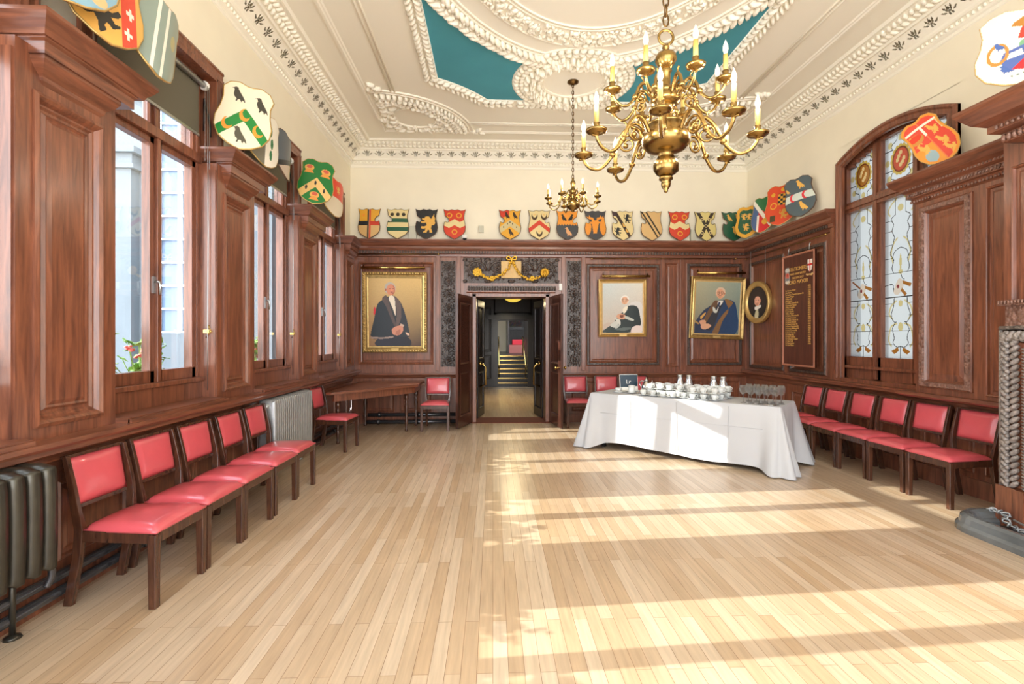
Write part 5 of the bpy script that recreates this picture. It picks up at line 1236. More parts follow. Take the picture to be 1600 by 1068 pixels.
def head(cx, cy, rx, ry, skin, dark, hair, hairtop=True, glasses=False, face=0):
    ls = [(L_disc(cx, cy + ry * .16, rx * 1.12, ry * 1.02), rgb(*hair))]
    ls += [(L_disc(cx + face * rx * .18, cy - ry * .08, rx * .88, ry * .92), rgb(*skin)), (L_disc(cx + face * rx * .55, cy - ry * .1, rx * .42, ry * .72), rgb(*dark)), (L_disc(cx + face * rx * .30, cy - ry * .02, rx * .50, ry * .66), rgb(*skin))]
    ls += [(L_disc(cx + rx * (s_ * .34 + face * .3), cy + ry * .10, rx * .17, ry * .06), rgb(70, 46, 38)) for s_ in (-1, 1)]
    ls += [(L_disc(cx + face * rx * .34, cy - ry * .14, rx * .10, ry * .17), rgb(*[min(255, int(q * 1.1)) for q in skin])), (L_disc(cx + face * rx * .3, cy - ry * .46, rx * .28, ry * .06), rgb(150, 76, 66)), (L_disc(cx - rx * (.86 if face >= 0 else -.86), cy - ry * .05, rx * .16, ry * .22), rgb(*dark))]
    if glasses:
        for s_ in (-1, 1): ls.append((L_ann(cx + rx * (s_ * .38 + face * .3), cy + ry * .10, rx * .24, rx * .31), rgb(60, 46, 40)))
    return ls
def portrait(label, rect, tilt, frame_w, canvas, base, layers, fm='gold', carved=False, plate=True, roll=0.0, yaw=0.0, res=.008):
    x0, z0, x1, z1 = rect; w, h = x1 - x0, z1 - z0
    t = thing('portrait_painting', label, 'painting', ((x0 + x1) / 2, YB - .075, z0), (tilt, roll, yaw), group='portraits hung on the panelling')
    f = frame_w
    prof = [(0, 0), (0, .05), (.012, .058), (f * .35, .045), (f * .6, .03), (f * .8, .034), (f * .92, .026), (f, .014)]
    MB().ring((0, .03, 0), XAX, ZAX, (0, -1, 0), (-w / 2, 0, w / 2, h), prof, fill=False).build('frame', fm, t)
    if carved:
        mb = MB(); per = [(-w / 2 + f * .3, f * .3), (w / 2 - f * .3, f * .3), (w / 2 - f * .3, h - f * .3), (-w / 2 + f * .3, h - f * .3)]
        for (a, b), (c, d) in zip(per, per[1:] + per[:1]):
            L = math.hypot(c - a, d - b); n_ = int(L / .045)
            for i in range(n_): q = (i + .5) / n_; mb.blob((a + (c - a) * q, -.022, b + (d - b) * q), (.024, .014, .02), Matrix.Rotation(.7 * (1 if i % 2 else -1), 3, 'Y'), 6, 4)
        mb.build('carved_leaves', 'gold', t)
    MB().box(-w / 2 + .01, .0, .01, w / 2 - .01, .025, h - .01).build('backing', 'darkboard', t)
    MB().ring((0, .02, 0), XAX, ZAX, (0, -1, 0), (-w / 2 + f * .92, f * .92, w / 2 - f * .92, h - f * .92), [(0, .008), (.0, .032), (.012, .030), (.022, .024)], fill=False).build('inner_slip', 'paleivory' if not carved else 'gold', t)
    cw, chh = w - 2 * f - .02, h - 2 * f - .02
    paint('canvas', cw, chh, res, base, layers, 'oil', place=lambda u, v: (u * cw, -.004, f + .01 + v * chh), parent=t)
    if plate: MB().box(-.07, -.034, f * .25, .07, -.012, f * .8).build('name_plate', 'goldsoft', t)
    return t
def pr(x0, y0, x1, y1): a, z1 = Bw(x0, y0, .08); b, z0 = Bw(x1, y1, .08); return (a, z0, b, z1)
# standing man in a dark fur-trimmed gown
m_ = mapper(195, 230, 600, 760); PL = lambda pts, c, s_=4: ((lambda U, W, q=spline(m_(pts), s_): inpoly(U, W, q)), c if callable(c) else rgb(*c))
ly = [PL([(350, 372), (300, 400), (262, 440), (235, 560), (212, 690), (300, 700), (385, 692), (380, 760), (510, 760), (500, 690), (512, 676), (492, 560), (458, 450), (430, 400), (395, 368)], shade((30, 40, 48), (46, 48, 54))),
      PL([(268, 700), (262, 760), (508, 760), (500, 690), (385, 690)], shade((44, 46, 60), (30, 30, 36))),
      PL([(240, 450), (232, 500), (240, 520), (252, 480)], (206, 40, 50), 2), PL([(272, 396), (282, 396), (316, 462), (306, 466)], (204, 44, 50), 0),
      PL([(335, 366), (300, 392), (330, 450), (366, 540), (395, 602), (412, 600), (384, 520), (360, 440)], shade((92, 76, 72), (70, 58, 56))), PL([(395, 368), (424, 398), (446, 440), (446, 540), (420, 602), (408, 580), (412, 470), (392, 400)], shade((84, 70, 66), (100, 82, 76))),
      PL([(350, 380), (392, 374), (404, 470), (402, 520), (384, 470)], (222, 206, 184)), PL([(352, 378), (372, 384), (394, 376), (394, 392), (372, 392), (354, 394)], (18, 18, 22), 0),
      PL([(218, 684), (300, 690), (380, 680), (380, 694), (300, 702), (214, 698)], (150, 128, 118), 2), PL([(440, 585), (462, 590), (466, 606), (440, 606)], (190, 160, 140), 2),
      PL([(378, 622), (420, 600), (456, 606), (460, 640), (430, 672), (390, 670), (376, 650)], (196, 132, 108)), PL([(410, 640), (440, 630), (430, 668), (404, 664)], (168, 104, 84)), PL([(480, 650), (504, 660), (508, 676), (490, 672)], (214, 176, 150))]
c_ = m_([(362, 318)])[0]; ly += head(c_[0], c_[1], .095, .088, (204, 130, 98), (160, 92, 66), (176, 166, 152), face=1)
portrait('large gilt-framed portrait of an elderly man standing in a dark fur-trimmed gown', pr(567, 425, 667.5, 550), math.radians(2.5), .095, None, grad((206, 172, 112), (214, 176, 110), (150, 112, 76), (66, 50, 46)), ly, 'gold', True, True)
# seated man in a dark suit by a pale window
m_ = mapper(213, 212, 518, 606)
ly = [PL([(215, 212), (325, 212), (322, 460), (213, 460)], (176, 198, 206), 0), PL([(325, 212), (335, 212), (332, 460), (322, 460)], (236, 236, 230), 0), PL([(444, 214), (518, 214), (518, 378), (440, 378)], (128, 72, 50), 0), PL([(424, 214), (444, 214), (440, 378), (420, 378)], (232, 224, 214), 0),
      PL([(213, 460), (330, 455), (330, 500), (213, 530)], (214, 206, 196), 0), PL([(412, 380), (510, 376), (512, 600), (470, 600), (440, 480)], (220, 216, 212)), PL([(213, 540), (300, 520), (300, 600), (213, 600)], (200, 182, 168), 2),
      PL([(395, 400), (440, 388), (480, 405), (498, 480), (500, 545), (440, 590), (380, 604), (230, 600), (212, 590), (290, 530), (330, 470), (366, 440)], shade((44, 62, 62), (30, 40, 42))),
      PL([(270, 540), (330, 500), (345, 520), (300, 560)], (206, 208, 200), 2), PL([(300, 560), (350, 530), (330, 565)], (190, 196, 190), 2), PL([(310, 490), (345, 500), (350, 540), (325, 520)], (214, 214, 206), 2), PL([(300, 575), (380, 560), (440, 565), (380, 585)], (92, 104, 102), 2),
      PL([(368, 412), (404, 392), (396, 430), (372, 455)], (236, 226, 206), 2), PL([(440, 560), (480, 545), (510, 560), (500, 600), (430, 600)], (232, 214, 208), 3),
      PL([(318, 470), (350, 452), (392, 470), (384, 492), (340, 496)], (212, 158, 126)), PL([(345, 464), (372, 462), (370, 482), (350, 484)], (124, 66, 44), 2), PL([(390, 470), (450, 498), (440, 510), (385, 490)], (196, 200, 190), 2)]
c_ = m_([(383, 348)])[0]; ly += head(c_[0], c_[1], .095, .082, (226, 176, 142), (190, 130, 98), (236, 232, 224), face=-.3, glasses=True)
portrait('gold-framed portrait of a white-haired man seated in a dark suit', pr(935.5, 436, 1010, 526), math.radians(2.5), .055, None, grad((196, 208, 210), (224, 220, 206), (206, 190, 172), (200, 180, 170)), ly, 'goldsoft', False, True, roll=math.radians(-.6))
# seated man in a blue fur-edged robe with chain
m_ = mapper(925, 204, 1252, 600)
ly = [PL([(1090, 350), (1180, 338), (1226, 395), (1224, 600), (925, 600), (930, 520), (985, 430), (1040, 385)], shade((34, 42, 66), (30, 66, 108))), PL([(1090, 365), (1130, 352), (1100, 440), (1060, 560), (1010, 560), (1030, 440)], (40, 40, 48)),
      PL([(1085, 345), (1060, 356), (1020, 430), (990, 505), (1010, 520), (1045, 450), (1092, 372)], shade((110, 78, 46), (96, 66, 40))), PL([(1140, 335), (1196, 352), (1190, 380), (1130, 450), (1090, 520), (1058, 596), (1100, 596), (1130, 500), (1170, 420)], shade((100, 70, 42), (150, 108, 60))),
      PL([(1128, 480), (1140, 476), (1206, 594), (1180, 594)], (206, 152, 72), 0), PL([(1100, 524), (1120, 520), (1160, 594), (1130, 594)], (200, 148, 70), 0), PL([(968, 470), (1000, 440), (1004, 450), (975, 490)], (206, 160, 80), 2), PL([(930, 500), (960, 520), (955, 530), (928, 512)], (170, 130, 70), 2),
      PL([(1088, 355), (1130, 345), (1112, 380), (1096, 384)], (230, 226, 220), 2), PL([(1094, 362), (1108, 360), (1100, 400), (1090, 400)], (40, 52, 80), 2), PL([(1054, 400), (1066, 398), (1084, 430), (1070, 440), (1058, 425)], (206, 206, 196), 2), PL([(1094, 395), (1100, 390), (1086, 438), (1078, 436)], (206, 206, 196), 2),
      PL([(962, 505), (1000, 496), (1010, 520), (980, 536)], (216, 160, 126), 3), PL([(975, 535), (1020, 522), (1052, 540), (1010, 566), (980, 560)], (220, 164, 130), 3), PL([(1040, 524), (1062, 520), (1066, 552), (1050, 556)], (232, 230, 226), 0)]
c_ = m_([(1107, 292)])[0]; ly += head(c_[0], c_[1], .098, .098, (226, 164, 128), (186, 116, 86), (222, 190, 160), face=-.2, glasses=True)
portrait('gold-framed portrait of a man in a blue fur-edged robe by the corner', pr(1077, 432.5, 1160, 529), math.radians(2.5), .075, None, grad((176, 170, 138), (150, 164, 150), (122, 118, 100), (112, 124, 120)), ly, 'gold', False, True, roll=math.radians(1.8), yaw=math.radians(-3))
# oval portrait on the right wall
t = thing('oval_portrait', 'small oval gilt-framed portrait of a dark-haired man hung on chains at the right corner', 'painting', (4.53, 8.60, 1.77), (0, 0, -R90 + math.radians(14)), group='portraits hung on the panelling')
ov = lambda r, n=40: [(.30 * r * math.cos(q), 0, .35 + .36 * r * math.sin(q)) for q in np.linspace(0, 2 * PI, n, endpoint=False)]
mb = MB(); rings = [(1.0, .03), (1.0, -.03), (.95, -.045), (.88, -.03), (.82, -.035), (.76, -.015), (.74, 0)]
vs = []; 
for r, y in rings: vs += [(a, y, c) for a, b, c in ov(r)]
mb.add(vs, [(i * 40 + k, i * 40 + (k + 1) % 40, (i + 1) * 40 + (k + 1) % 40, (i + 1) * 40 + k) for i in range(len(rings) - 1) for k in range(40)], 0, True); mb.build('frame', 'goldsoft', t)
m_ = mapper(1385, 235, 1520, 495)
ly = [PL([(1420, 495), (1415, 440), (1440, 405), (1470, 395), (1500, 410), (1520, 440), (1520, 495)], (30, 24, 22)), PL([(1440, 430), (1458, 425), (1456, 495), (1432, 495)], (196, 186, 150), 2), PL([(1434, 400), (1470, 385), (1474, 405), (1440, 425)], (232, 224, 214), 2)]
c_ = m_([(1454, 350)])[0]; ly += head(c_[0], c_[1], .17, .16, (226, 166, 138), (176, 104, 80), (52, 34, 26), face=-.5)
paint('canvas', .46, .56, .007, rgb(44, 32, 28), ly, 'oil', outline=[(.49 * math.cos(q), .5 + .49 * math.sin(q)) for q in np.linspace(0, 2 * PI, 40)], place=lambda u, v: (u * .47, -.003, .07 + v * .56), parent=t)
MB().prism([(a, .026, c) for a, b, c in ov(.98)], (0, -.022, 0)).build('backing', 'darkboard', t)
mb = MB()
for x in (-.17, .17):
    for i in range(40): mb.tube([V(x + (.006 if i % 2 else 0) * math.cos(q), (.0 if i % 2 else .006) * math.cos(q) + .005, .64 + i * .0155 + .010 * math.sin(q)) for q in np.linspace(0, 2 * PI, 7)[:-1]], .0022, 4, closed=True)
mb.build('hanging_chain', 'alu', t)
# honours board
t = thing('honours_board', 'tall dark wooden honours board with gold lettering and two painted shields', 'board', (4.55, 7.45, 1.09), (0, 0, -R90), group=None)
BWD, BHT = .80, 1.68
MB().box(-BWD / 2, -.012, 0, BWD / 2, .02, BHT).build('board_panel', 'boardwood', t)
MB().ring((0, -.012, 0), XAX, ZAX, (0, -1, 0), (-BWD / 2, 0, BWD / 2, BHT), [(0, -.02), (0, .014), (.012, .018), (.024, .012), (.026, 0)], fill=False).build('frame', simple('pale_red_wood_edge', rgb(176, 116, 92), .4), t)
FR = (PI / 2, 0, 0)
for (bd, sz, zz) in (('STATIONERS', .078, 1.43), ('WHO HAVE SERVED', .043, 1.37), ('THE OFFICE OF', .043, 1.31), ('LORD MAYOR', .078, 1.235)): text('heading', bd, sz, t, (-.01, -.0135, zz), FR, 'goldpaint', 'CENTER', .0008)
NM = ['Sir Thomas Davies', 'John Barber', 'Sir Stephen Theodore Janssen Bt', 'Thomas Wright', 'William Gill', 'John Boydell', 'Sir William Domville Bt', 'Christopher Magnay', 'William Venables', 'John Crowder', 'Sir John Key Bt', 'William Magnay', 'Sir Sydney Waterlow Bt', 'Sir Francis Truscott', 'Sir George Truscott Bt', 'Sir Horace Marshall', 'Sir Edward Cooper Bt', 'Sir Percy Greenaway Bt', 'Sir George Wilkinson Bt', 'Sir Denys Lowson Bt', 'Sir Denis Truscott', 'Sir Lindsay Ring', 'Sir Peter Gadsden', 'Sir Christopher Leaver', 'Sir Alan Traill', 'Sir Brian Jenkins', 'Sir Clive Martin']
YR = ['1676', '1732', '1754', '1785', '1788', '1790', '1813', '1821', '1825', '1829', '1830', '1843', '1872', '1879', '1908', '1918', '1919', '1932', '1940', '1950', '1957', '1975', '1979', '1981', '1984', '1991', '1999']
text('names', '\n'.join(NM), .0345, t, (-.325, -.0135, 1.135), FR, 'goldpaint', 'LEFT', .0008, .93)
text('years', '\n'.join(YR), .0345, t, (.235, -.0135, 1.165), FR, 'goldpaint', 'LEFT', .0008, .93)
SHO = [(-.5, 1), (.5, 1), (.5, .45), (.38, .18), (0, 0), (-.38, .18), (-.5, .45)]
paint('city_shield', .11, .18, .004, rgb(240, 236, 226), [(L_rect(-.1, 0, .1, 1), rgb(216, 36, 32)), (L_rect(-.5, .5, .5, .66), rgb(216, 36, 32))], 'paint', outline=SHO, place=lambda u, v: (.285 + u * .11, -.014, 1.37 + v * .18), parent=t)
MB().tube([(.215, -.016, 1.345), (.245, -.018, 1.325), (.285, -.018, 1.335), (.33, -.018, 1.325), (.355, -.016, 1.345)], .014, 6).build('scroll', 'paleivory', t)
paint('crest', .14, .26, .005, rgb(150, 150, 150), [(L_disc(0, .85, .4, .12), rgb(206, 206, 200)), (L_disc(0, .5, .36, .2), rgb(206, 116, 96)), (L_disc(0, .55, .16, .08), rgb(190, 60, 50)), (L_disc(0, .15, .42, .1), rgb(222, 214, 200)), (L_disc(0, .3, .3, .08), rgb(120, 130, 136))], 'paint',
      outline=[(-.3, 1), (.3, 1), (.48, .8), (.34, .68), (.46, .45), (.44, .1), (0, 0), (-.44, .1), (-.46, .45), (-.34, .68), (-.48, .8)], place=lambda u, v: (-.275 + u * .14, -.014, 1.24 + v * .26), parent=t)
mb = MB()
for x in (-.28, .24): mb.tube([(x, .0, BHT - .02), (x, .01, BHT + .10), (x + .01, .02, BHT + .12)], .006, 6)
mb.build('hanging_hook', 'alu', t)
# picture rails and picture lights
def rod(pts, r, lab, nm='picture_rail', g='picture rails'):
    o = MB().tube(pts, r, 8).build(nm, 'chainmetal'); tag(o, lab, 'rail', g)
    e_ = MB()
    for p_ in (pts[0], pts[-1]): e_.blob(p_, (r * 2.2,) * 3, None, 8, 5)
    e_.build('end_knob', 'polbrass', o); return o
a = Bw(558, 397, .08); b = Bw(685, 397, .08); rod([(a[0], YB - .08, a[1]), (b[0], YB - .08, b[1])], .008, 'thin hanging rail above the portrait of the man in the dark gown')
a = Bw(925, 404, .08); b = Bw(1150, 404, .08); rod([(a[0], YB - .08, a[1]), (b[0], YB - .08, b[1])], .008, 'thin hanging rail above the two gold-framed portraits right of the door')
rod([(4.56, 9.05, 2.93), (4.56, 6.85, 2.93)], .008, 'thin hanging rail above the honours board on the right wall')
for (x0, x1, y, lab) in ((564, 664, 417.5, 'long brass picture light above the portrait of the man in the dark gown'), (941, 1016, 431, 'brass picture light above the portrait of the man in the dark suit'), (1090, 1165, 426, 'brass picture light above the portrait in the blue robe')):
    a, z = Bw(x0, y, .16); b, _z = Bw(x1, y, .16); L = b - a
    t = thing('picture_light', lab, 'lamp', ((a + b) / 2, YB - .16, z), group='picture lights')
    MB().tube([(-L / 2, 0, 0), (L / 2, 0, 0)], .022, 10).build('lamp_tube', 'polbrass', t)
    mb = MB()
    for s_ in (-1, 1):
        mb.tube([(s_ * (L / 2 - .03), 0, 0), (s_ * (L / 2 - .03), .06, .06), (s_ * (L / 2 - .03), .085, .02)], .007, 6); mb.tube([(s_ * (L / 2 - .05), .08, .04), (s_ * (L / 2 - .05), .095, 2.98 - z)], .002, 4)
    mb.build('bracket_and_wire', 'chainmetal', t)

# ================================================================== HERALDIC SHIELDS
def notched(side):
    top = [(-.5, 1.0), (-.40, .955), (-.27, .945), (-.14, .985), (0, .955), (.14, .985), (.27, .945), (.40, .955), (.5, 1.0)]
    plain = [(.455, .90), (.42, .78), (.425, .66), (.47, .52), (.495, .40), (.47, .27), (.38, .17), (.2, .085), (.06, .03)]
    cut = [(.455, .90), (.435, .80), (.40, .765), (.33, .735), (.27, .69), (.245, .63), (.27, .575), (.33, .555), (.395, .575), (.44, .60), (.455, .56), (.49, .42), (.47, .27), (.38, .17), (.2, .085), (.06, .03)]
    R_ = cut if side > 0 else plain; L_ = cut if side < 0 else plain
    return top + R_ + [(0, 0)] + [(-a, b) for a, b in reversed(L_)]
LOBED = [(-.44, .90), (-.34, .975), (-.18, 1.0), (-.04, .96), (.06, .965), (.2, 1.0), (.36, .965), (.45, .87)] + [(.41, .74), (.43, .60), (.49, .44), (.48, .30), (.38, .15), (.2, .05), (0, 0)] + [(-.2, .05), (-.38, .15), (-.48, .30), (-.49, .44), (-.43, .60), (-.41, .74)]
LION = [(.02, .5), (.16, .46), (.20, .36), (.30, .40), (.36, .34), (.26, .28), (.14, .26), (.30, .18), (.40, .22), (.42, .12), (.28, .08), (.10, .12), (.06, -.04), (.20, -.12), (.36, -.10), (.40, -.22), (.28, -.26), (.12, -.22), (.16, -.38), (.28, -.44), (.24, -.5), (.06, -.48), (-.02, -.30), (-.10, -.36), (-.10, -.48), (-.26, -.5), (-.26, -.42), (-.20, -.24), (-.22, -.05), (-.36, -.02), (-.44, .10), (-.36, .34), (-.42, .44), (-.30, .46), (-.28, .34), (-.34, .12), (-.24, .06), (-.18, .20), (-.16, .38), (-.08, .48)]
BIRD = [(-.10, .5), (.02, .48), (.06, .36), (.14, .22), (.26, .05), (.42, -.18), (.50, -.42), (.34, -.30), (.30, -.46), (.20, -.28), (.10, -.30), (.06, -.44), (-.02, -.44), (.02, -.26), (-.10, -.14), (-.16, .06), (-.14, .24), (-.18, .36), (-.28, .38), (-.18, .44)]
STAG = [(-.12, -.5), (.06, -.48), (.12, -.2), (.18, .06), (.34, .14), (.16, .18), (.18, .30), (.40, .34), (.46, .5), (.34, .42), (.28, .56), (.24, .42), (.10, .40), (.04, .24), (-.06, .24), (-.14, .40), (-.28, .42), (-.34, .56), (-.36, .40), (-.48, .46), (-.42, .32), (-.22, .30), (-.18, .18), (-.36, .12), (-.20, .04), (-.16, -.2)]
GRIF = LION + []
YE, RE, BK, GR, CR, TN, OG, GD = rgb(226, 166, 50), rgb(206, 62, 40), rgb(34, 36, 40), rgb(28, 110, 60), rgb(226, 206, 150), rgb(214, 176, 118), rgb(232, 150, 52), rgb(228, 176, 84)
DGR, WH, BL = rgb(30, 88, 62), rgb(238, 232, 218), rgb(60, 92, 140)
def shield(label, loc, rot, w, h, layers, base, outline, bend=.03, res=.006, rim='goldsoft', rr_=.008, group='painted shields along the back cornice', vb=0.0):
    t = thing('heraldic_shield', label, 'shield', loc, rot, group=group)
    pl = lambda off: (lambda u, v: (u * w, off - bend * (1 - 4 * u * u) + vb * (v - .5) ** 2 * 4, v * h))
    o2 = outline
    paint('painted_face', w, h, res, base, layers, 'paint', outline=o2, place=pl(0.0), parent=t)
    paint('board_back', w, h, max(res, .008), (.10, .06, .035), [], 'paint', outline=o2, place=pl(.016), parent=t)
    p_ = pl(.008); MB().tube([p_(a, b) for a, b in o2], rr_, 6, closed=True).build('rim', rim, t)
    return t
def band(m, w0, w1=None):   # sloping band: between two lines W = m*U + w0 .. w1
    return lambda U, W: (W > m * U + w0) & (W < m * U + w1)
def chevron(top, th, m=.9): return lambda U, W: (W < top - m * abs(U)) & (W > top - th - m * abs(U))
def dancetty(y0, y1, n=4, a=.10):
    z = lambda U: a * 2 * np.abs(((U + .5) * n / 2) % 1 - .5) - a / 2
    return lambda U, W: (W > y0 + z(U)) & (W < y1 + z(U))
ringl = lambda x, y, r: [(L_disc(x, y, r, r * .68), YE), (L_disc(x, y, r * .66, r * .45), RE)]
goldsh = lambda c, x, y, s, f=1, r=0: (L_shape(c, x, y, s, f, r), GD)
def asp(pts): return [(a, b * .7) for a, b in pts]
LI, BI, SG = asp(LION), asp(BIRD), asp(STAG)
HORN = lambda x, y, s=.14: [(L_cres(x, y, s, .0, s * .42), rgb(70, 50, 24)), (L_disc(x, y + s * .25, s * .3, s * .22), YE), (L_disc(x, y + s * .25, s * .2, s * .14), CR)]
D1 = ([(lambda U, W: (U > 0) & (W > .5), YE), (L_rect(-.5, .5, 0, 1), YE), (L_rect(-.5, .44, 0, .58), BK), (L_rect(0, .44, .5, .58), RE), (L_rect(-.07, 0, 0, 1), BK), (L_rect(0, 0, .08, 1), RE), (L_disc(-.25, .78, .06, .05), OG)], TN)
D2 = ([(L_rect(-.5, .55, .5, .68), DGR), (L_rect(-.5, .26, .5, .39), DGR), (L_disc(-.26, .81, .085, .06), rgb(50, 40, 26)), (L_disc(0, .81, .085, .06), rgb(50, 40, 26)), (L_disc(.26, .81, .085, .06), rgb(50, 40, 26))], CR)
D3 = ([goldsh(LI, .06, .48, .78, -1), (L_shape(asp([(-.1, -.2), (.3, .5), (.34, .1), (.42, .2), (.3, -.2)]), .16, .62, .6), GD)], BK)
D4 = ([(dancetty(.42, .62), CR)] + ringl(-.24, .79, .13) + ringl(.2, .79, .13) + ringl(0, .24, .13), RE)
D5 = ([(L_poly((-.5, 1), (-.05, 1), (-.05, .8), (-.5, .7)), RE), (chevron(.66, .22, .5), rgb(206, 190, 140)), (L_shape(BI, -.16, .80, .34), rgb(60, 44, 30)), (L_shape(BI, .2, .80, .34), rgb(60, 44, 30)), (L_shape(BI, 0, .24, .36), rgb(60, 44, 30))] + [(L_disc(x, y, .02, .03), BK) for x, y in ((-.3, .42), (-.12, .52), (.12, .52), (.3, .42), (0, .58))], YE)
D6 = ([(chevron(.66, .16, .55), RE)] + HORN(-.22, .80) + HORN(.22, .80) + HORN(0, .24), CR)
D7 = ([(lambda U, W: W < .48 + .06 * np.abs(((U + .5) * 8) % 1 - .5) * 2, rgb(70, 72, 76)), (L_shape(BI, -.2, .74, .36), rgb(40, 36, 30)), (L_shape(BI, .2, .74, .36, -1), rgb(40, 36, 30)), (L_shape(BI, 0, .27, .44), rgb(222, 166, 116))], OG)
D8 = ([(L_disc(-.5, .45, .30, .34), OG), (L_disc(.5, .45, .30, .34), OG), (L_shape(SG, 0, .52, .86), OG)], rgb(68, 68, 72))
D9 = ([(band(-1.25, .42, .62), rgb(58, 40, 34)), (L_shape(BI, .02, .5, .2), GD), (L_shape(BI, .16, .32, .2), GD), (L_shape(LI, .22, .74, .42), BK), (L_shape(LI, -.24, .30, .40), BK), (L_poly((-.5, 1), (-.3, .95), (-.26, .8), (-.5, .84)), rgb(70, 50, 54))], CR)
D10 = ([(band(-1.2, .62, .72), rgb(40, 36, 28)), (band(-1.2, .38, .48), rgb(40, 36, 28))], TN)
D11 = ([(dancetty(.42, .62), CR)] + ringl(-.22, .80, .13) + ringl(.24, .80, .13) + ringl(0, .24, .13), RE)
D12 = ([(band(1.3, .40, .62), rgb(50, 38, 28)), (band(-1.3, .40, .62), rgb(50, 38, 28))] + [l_ for (x, y) in ((0, .51), (-.17, .72), (.17, .72), (-.2, .28), (.2, .28)) for l_ in ((L_disc(x, y, .075, .055), CR), (L_disc(x, y, .045, .033), rgb(50, 38, 28)))], rgb(216, 200, 130))
D13 = ([goldsh(BI, -.2, .78, .36), goldsh(BI, .2, .80, .36), goldsh(BI, .04, .34, .46)], DGR)
BK_ROW = [(576, 324, 372, 1, D1, 'shield quartered by a black and red cross, leftmost on the back cornice'), (621, 325, 374, -1, D2, 'cream shield with two green bars and three dark discs'), (666, 326, 374, -1, D3, 'black shield with a gold rampant beast'), (710, 326, 374, -1, D4, 'red shield with a white zigzag band, left of the doorway'),
          (797, 328, 375, -1, D5, 'yellow shield with three dark birds above the doorway'), (843, 328, 375, 1, D6, 'cream shield with a red chevron and three hunting horns'), (887, 328, 375, 1, D7, 'orange and grey shield with birds, under the small chandelier'), (931, 328, 376, -1, D8, 'dark grey shield with an orange stag head'),
          (974, 330, 377, -1, D9, 'cream shield with a dark diagonal band and two black lions'), (1019, 331, 377, -1, D10, 'tan shield with two black diagonal stripes'), (1063, 331, 377, 1, D11, 'red shield with a white zigzag band, right of the striped tan shield'), (1104, 331, 377, 1, D12, 'cream shield with a dark diagonal cross of rings'), (1147, 328, 376, -1, D13, 'green shield with three gold birds in the back right corner')]
for (px, y0, y1, sd, (ly, base), lab) in BK_ROW:
    x, z = Bw(px, y1, .12); shield(lab, (x, YB - .115, 3.256), (math.radians(-6.5), 0, 0), .385, .55, ly, base, notched(sd), .012, .0065, 'darkboard', .009)
GS = 'painted shields on the right cornice'
ERM = [(L_disc(x, y, .03, .02), GR) for x, y in ((-.1, .8), (.1, .8))]
shield('green shield with a gold border, at the corner end of the right cornice', (4.42, 8.78, 3.256), (math.radians(-7), 0, math.radians(-48)), .40, .56, [(lambda U, W: inpoly(U * 1.35, (W - .5) * 1.25 + .5, LOBED), DGR), goldsh(LI, -.1, .68, .3), goldsh(LI, .12, .66, .3), goldsh(LI, 0, .34, .34)], YE, LOBED, .03, .006, 'goldsoft', .009, GS)
shield('green, white and red shield with a blue edge on the right cornice', (4.45, 8.33, 3.256), (math.radians(-7), 0, math.radians(-62)), .42, .60, [(lambda U, W: W > .62 - .4 * U, GR), (band(-.9, .46, .62), WH), (lambda U, W: (W < .46 - .9 * U) & (U < -.15), BL), (lambda U, W: (W < .46 - .9 * U) & (U > -.15), rgb(212, 36, 40)), (L_disc(.15, .3, .12, .09), YE), (L_rect(-.2, 0, -.1, .5), WH)], rgb(212, 36, 40), LOBED, .03, .006, 'goldsoft', .009, GS)
chk = lambda U, W: (U > -.05) & (U < .35) & (W > .50) & (W < .78) & (((np.floor((U + .05) / .08) + np.floor(W / .055)) % 2) == 0)
shield('red shield with a black and gold chequered square, on the right cornice', (4.45, 7.80, 3.256), (math.radians(-7), 0, math.radians(-52)), .46, .64, [(L_rect(-.05, .50, .35, .78), YE), (chk, BK), (L_disc(.1, .88, .07, .05), YE), (L_disc(-.22, .78, .07, .05), YE), (L_ann(-.2, .5, .08, .12, 1.4), YE), (L_ann(.2, .3, .08, .13, 1.4), YE), (L_shape(LI, .15, .28, .34), rgb(206, 150, 60)), (L_rect(-.3, .1, -.12, .26), rgb(70, 60, 30))], rgb(214, 72, 36), LOBED, .035, .006, 'goldsoft', .009, GS)
shield('slate blue shield with a white band of red crescents, nearest the right window', (4.45, 7.20, 3.256), (math.radians(-8), math.radians(-10), math.radians(-52)), .42, .60, [(L_rect(-.5, .42, .5, .60), rgb(206, 214, 204)), (L_cres(-.2, .51, .10, .05, .0), rgb(220, 50, 60)), (L_cres(.2, .51, .10, .05, .0), rgb(220, 50, 60)), (L_shape(BI, .06, .80, .36), GD), (L_shape(BI, .06, .24, .38), GD), (L_shape(BI, -.36, .72, .2), GD)], rgb(78, 92, 98), LOBED, .04, .006, 'darkboard', .010, GS)
# royal arms shield on the right pier, leaning over to the left
roy = [(L_rect(-.5, .0, .5, 1), rgb(222, 70, 52)), (lambda U, W: (U < 0) & (W < .46), OG), (L_disc(-.22, .24, .14, .12), rgb(150, 178, 186)), (lambda U, W: (U > -.02) & (U < .02), rgb(226, 120, 70))]
for (x, y) in ((-.25, .66), (.2, .68), (.2, .40), (.22, .2), (-.24, .44)):
    roy += [(L_shape(BI, x - .05, y + .02, .26), GD), (L_shape(BI, x + .06, y - .05, .26, -1), GD)]
roy += [(L_disc(-.24, .66, .18, .10), rgb(206, 140, 60)), (L_disc(-.24, .69, .16, .06), rgb(222, 60, 30)), (L_rect(-.44, .80, .44, .85), WH), (L_rect(-.44, .58, -.38, .82), WH), (L_rect(-.03, .62, .03, .82), WH), (L_rect(.36, .60, .42, .82), rgb(240, 200, 150)), (lambda U, W: ~inpoly(U * 1.12, (W - .5) * 1.09 + .5, LOBED), OG)]
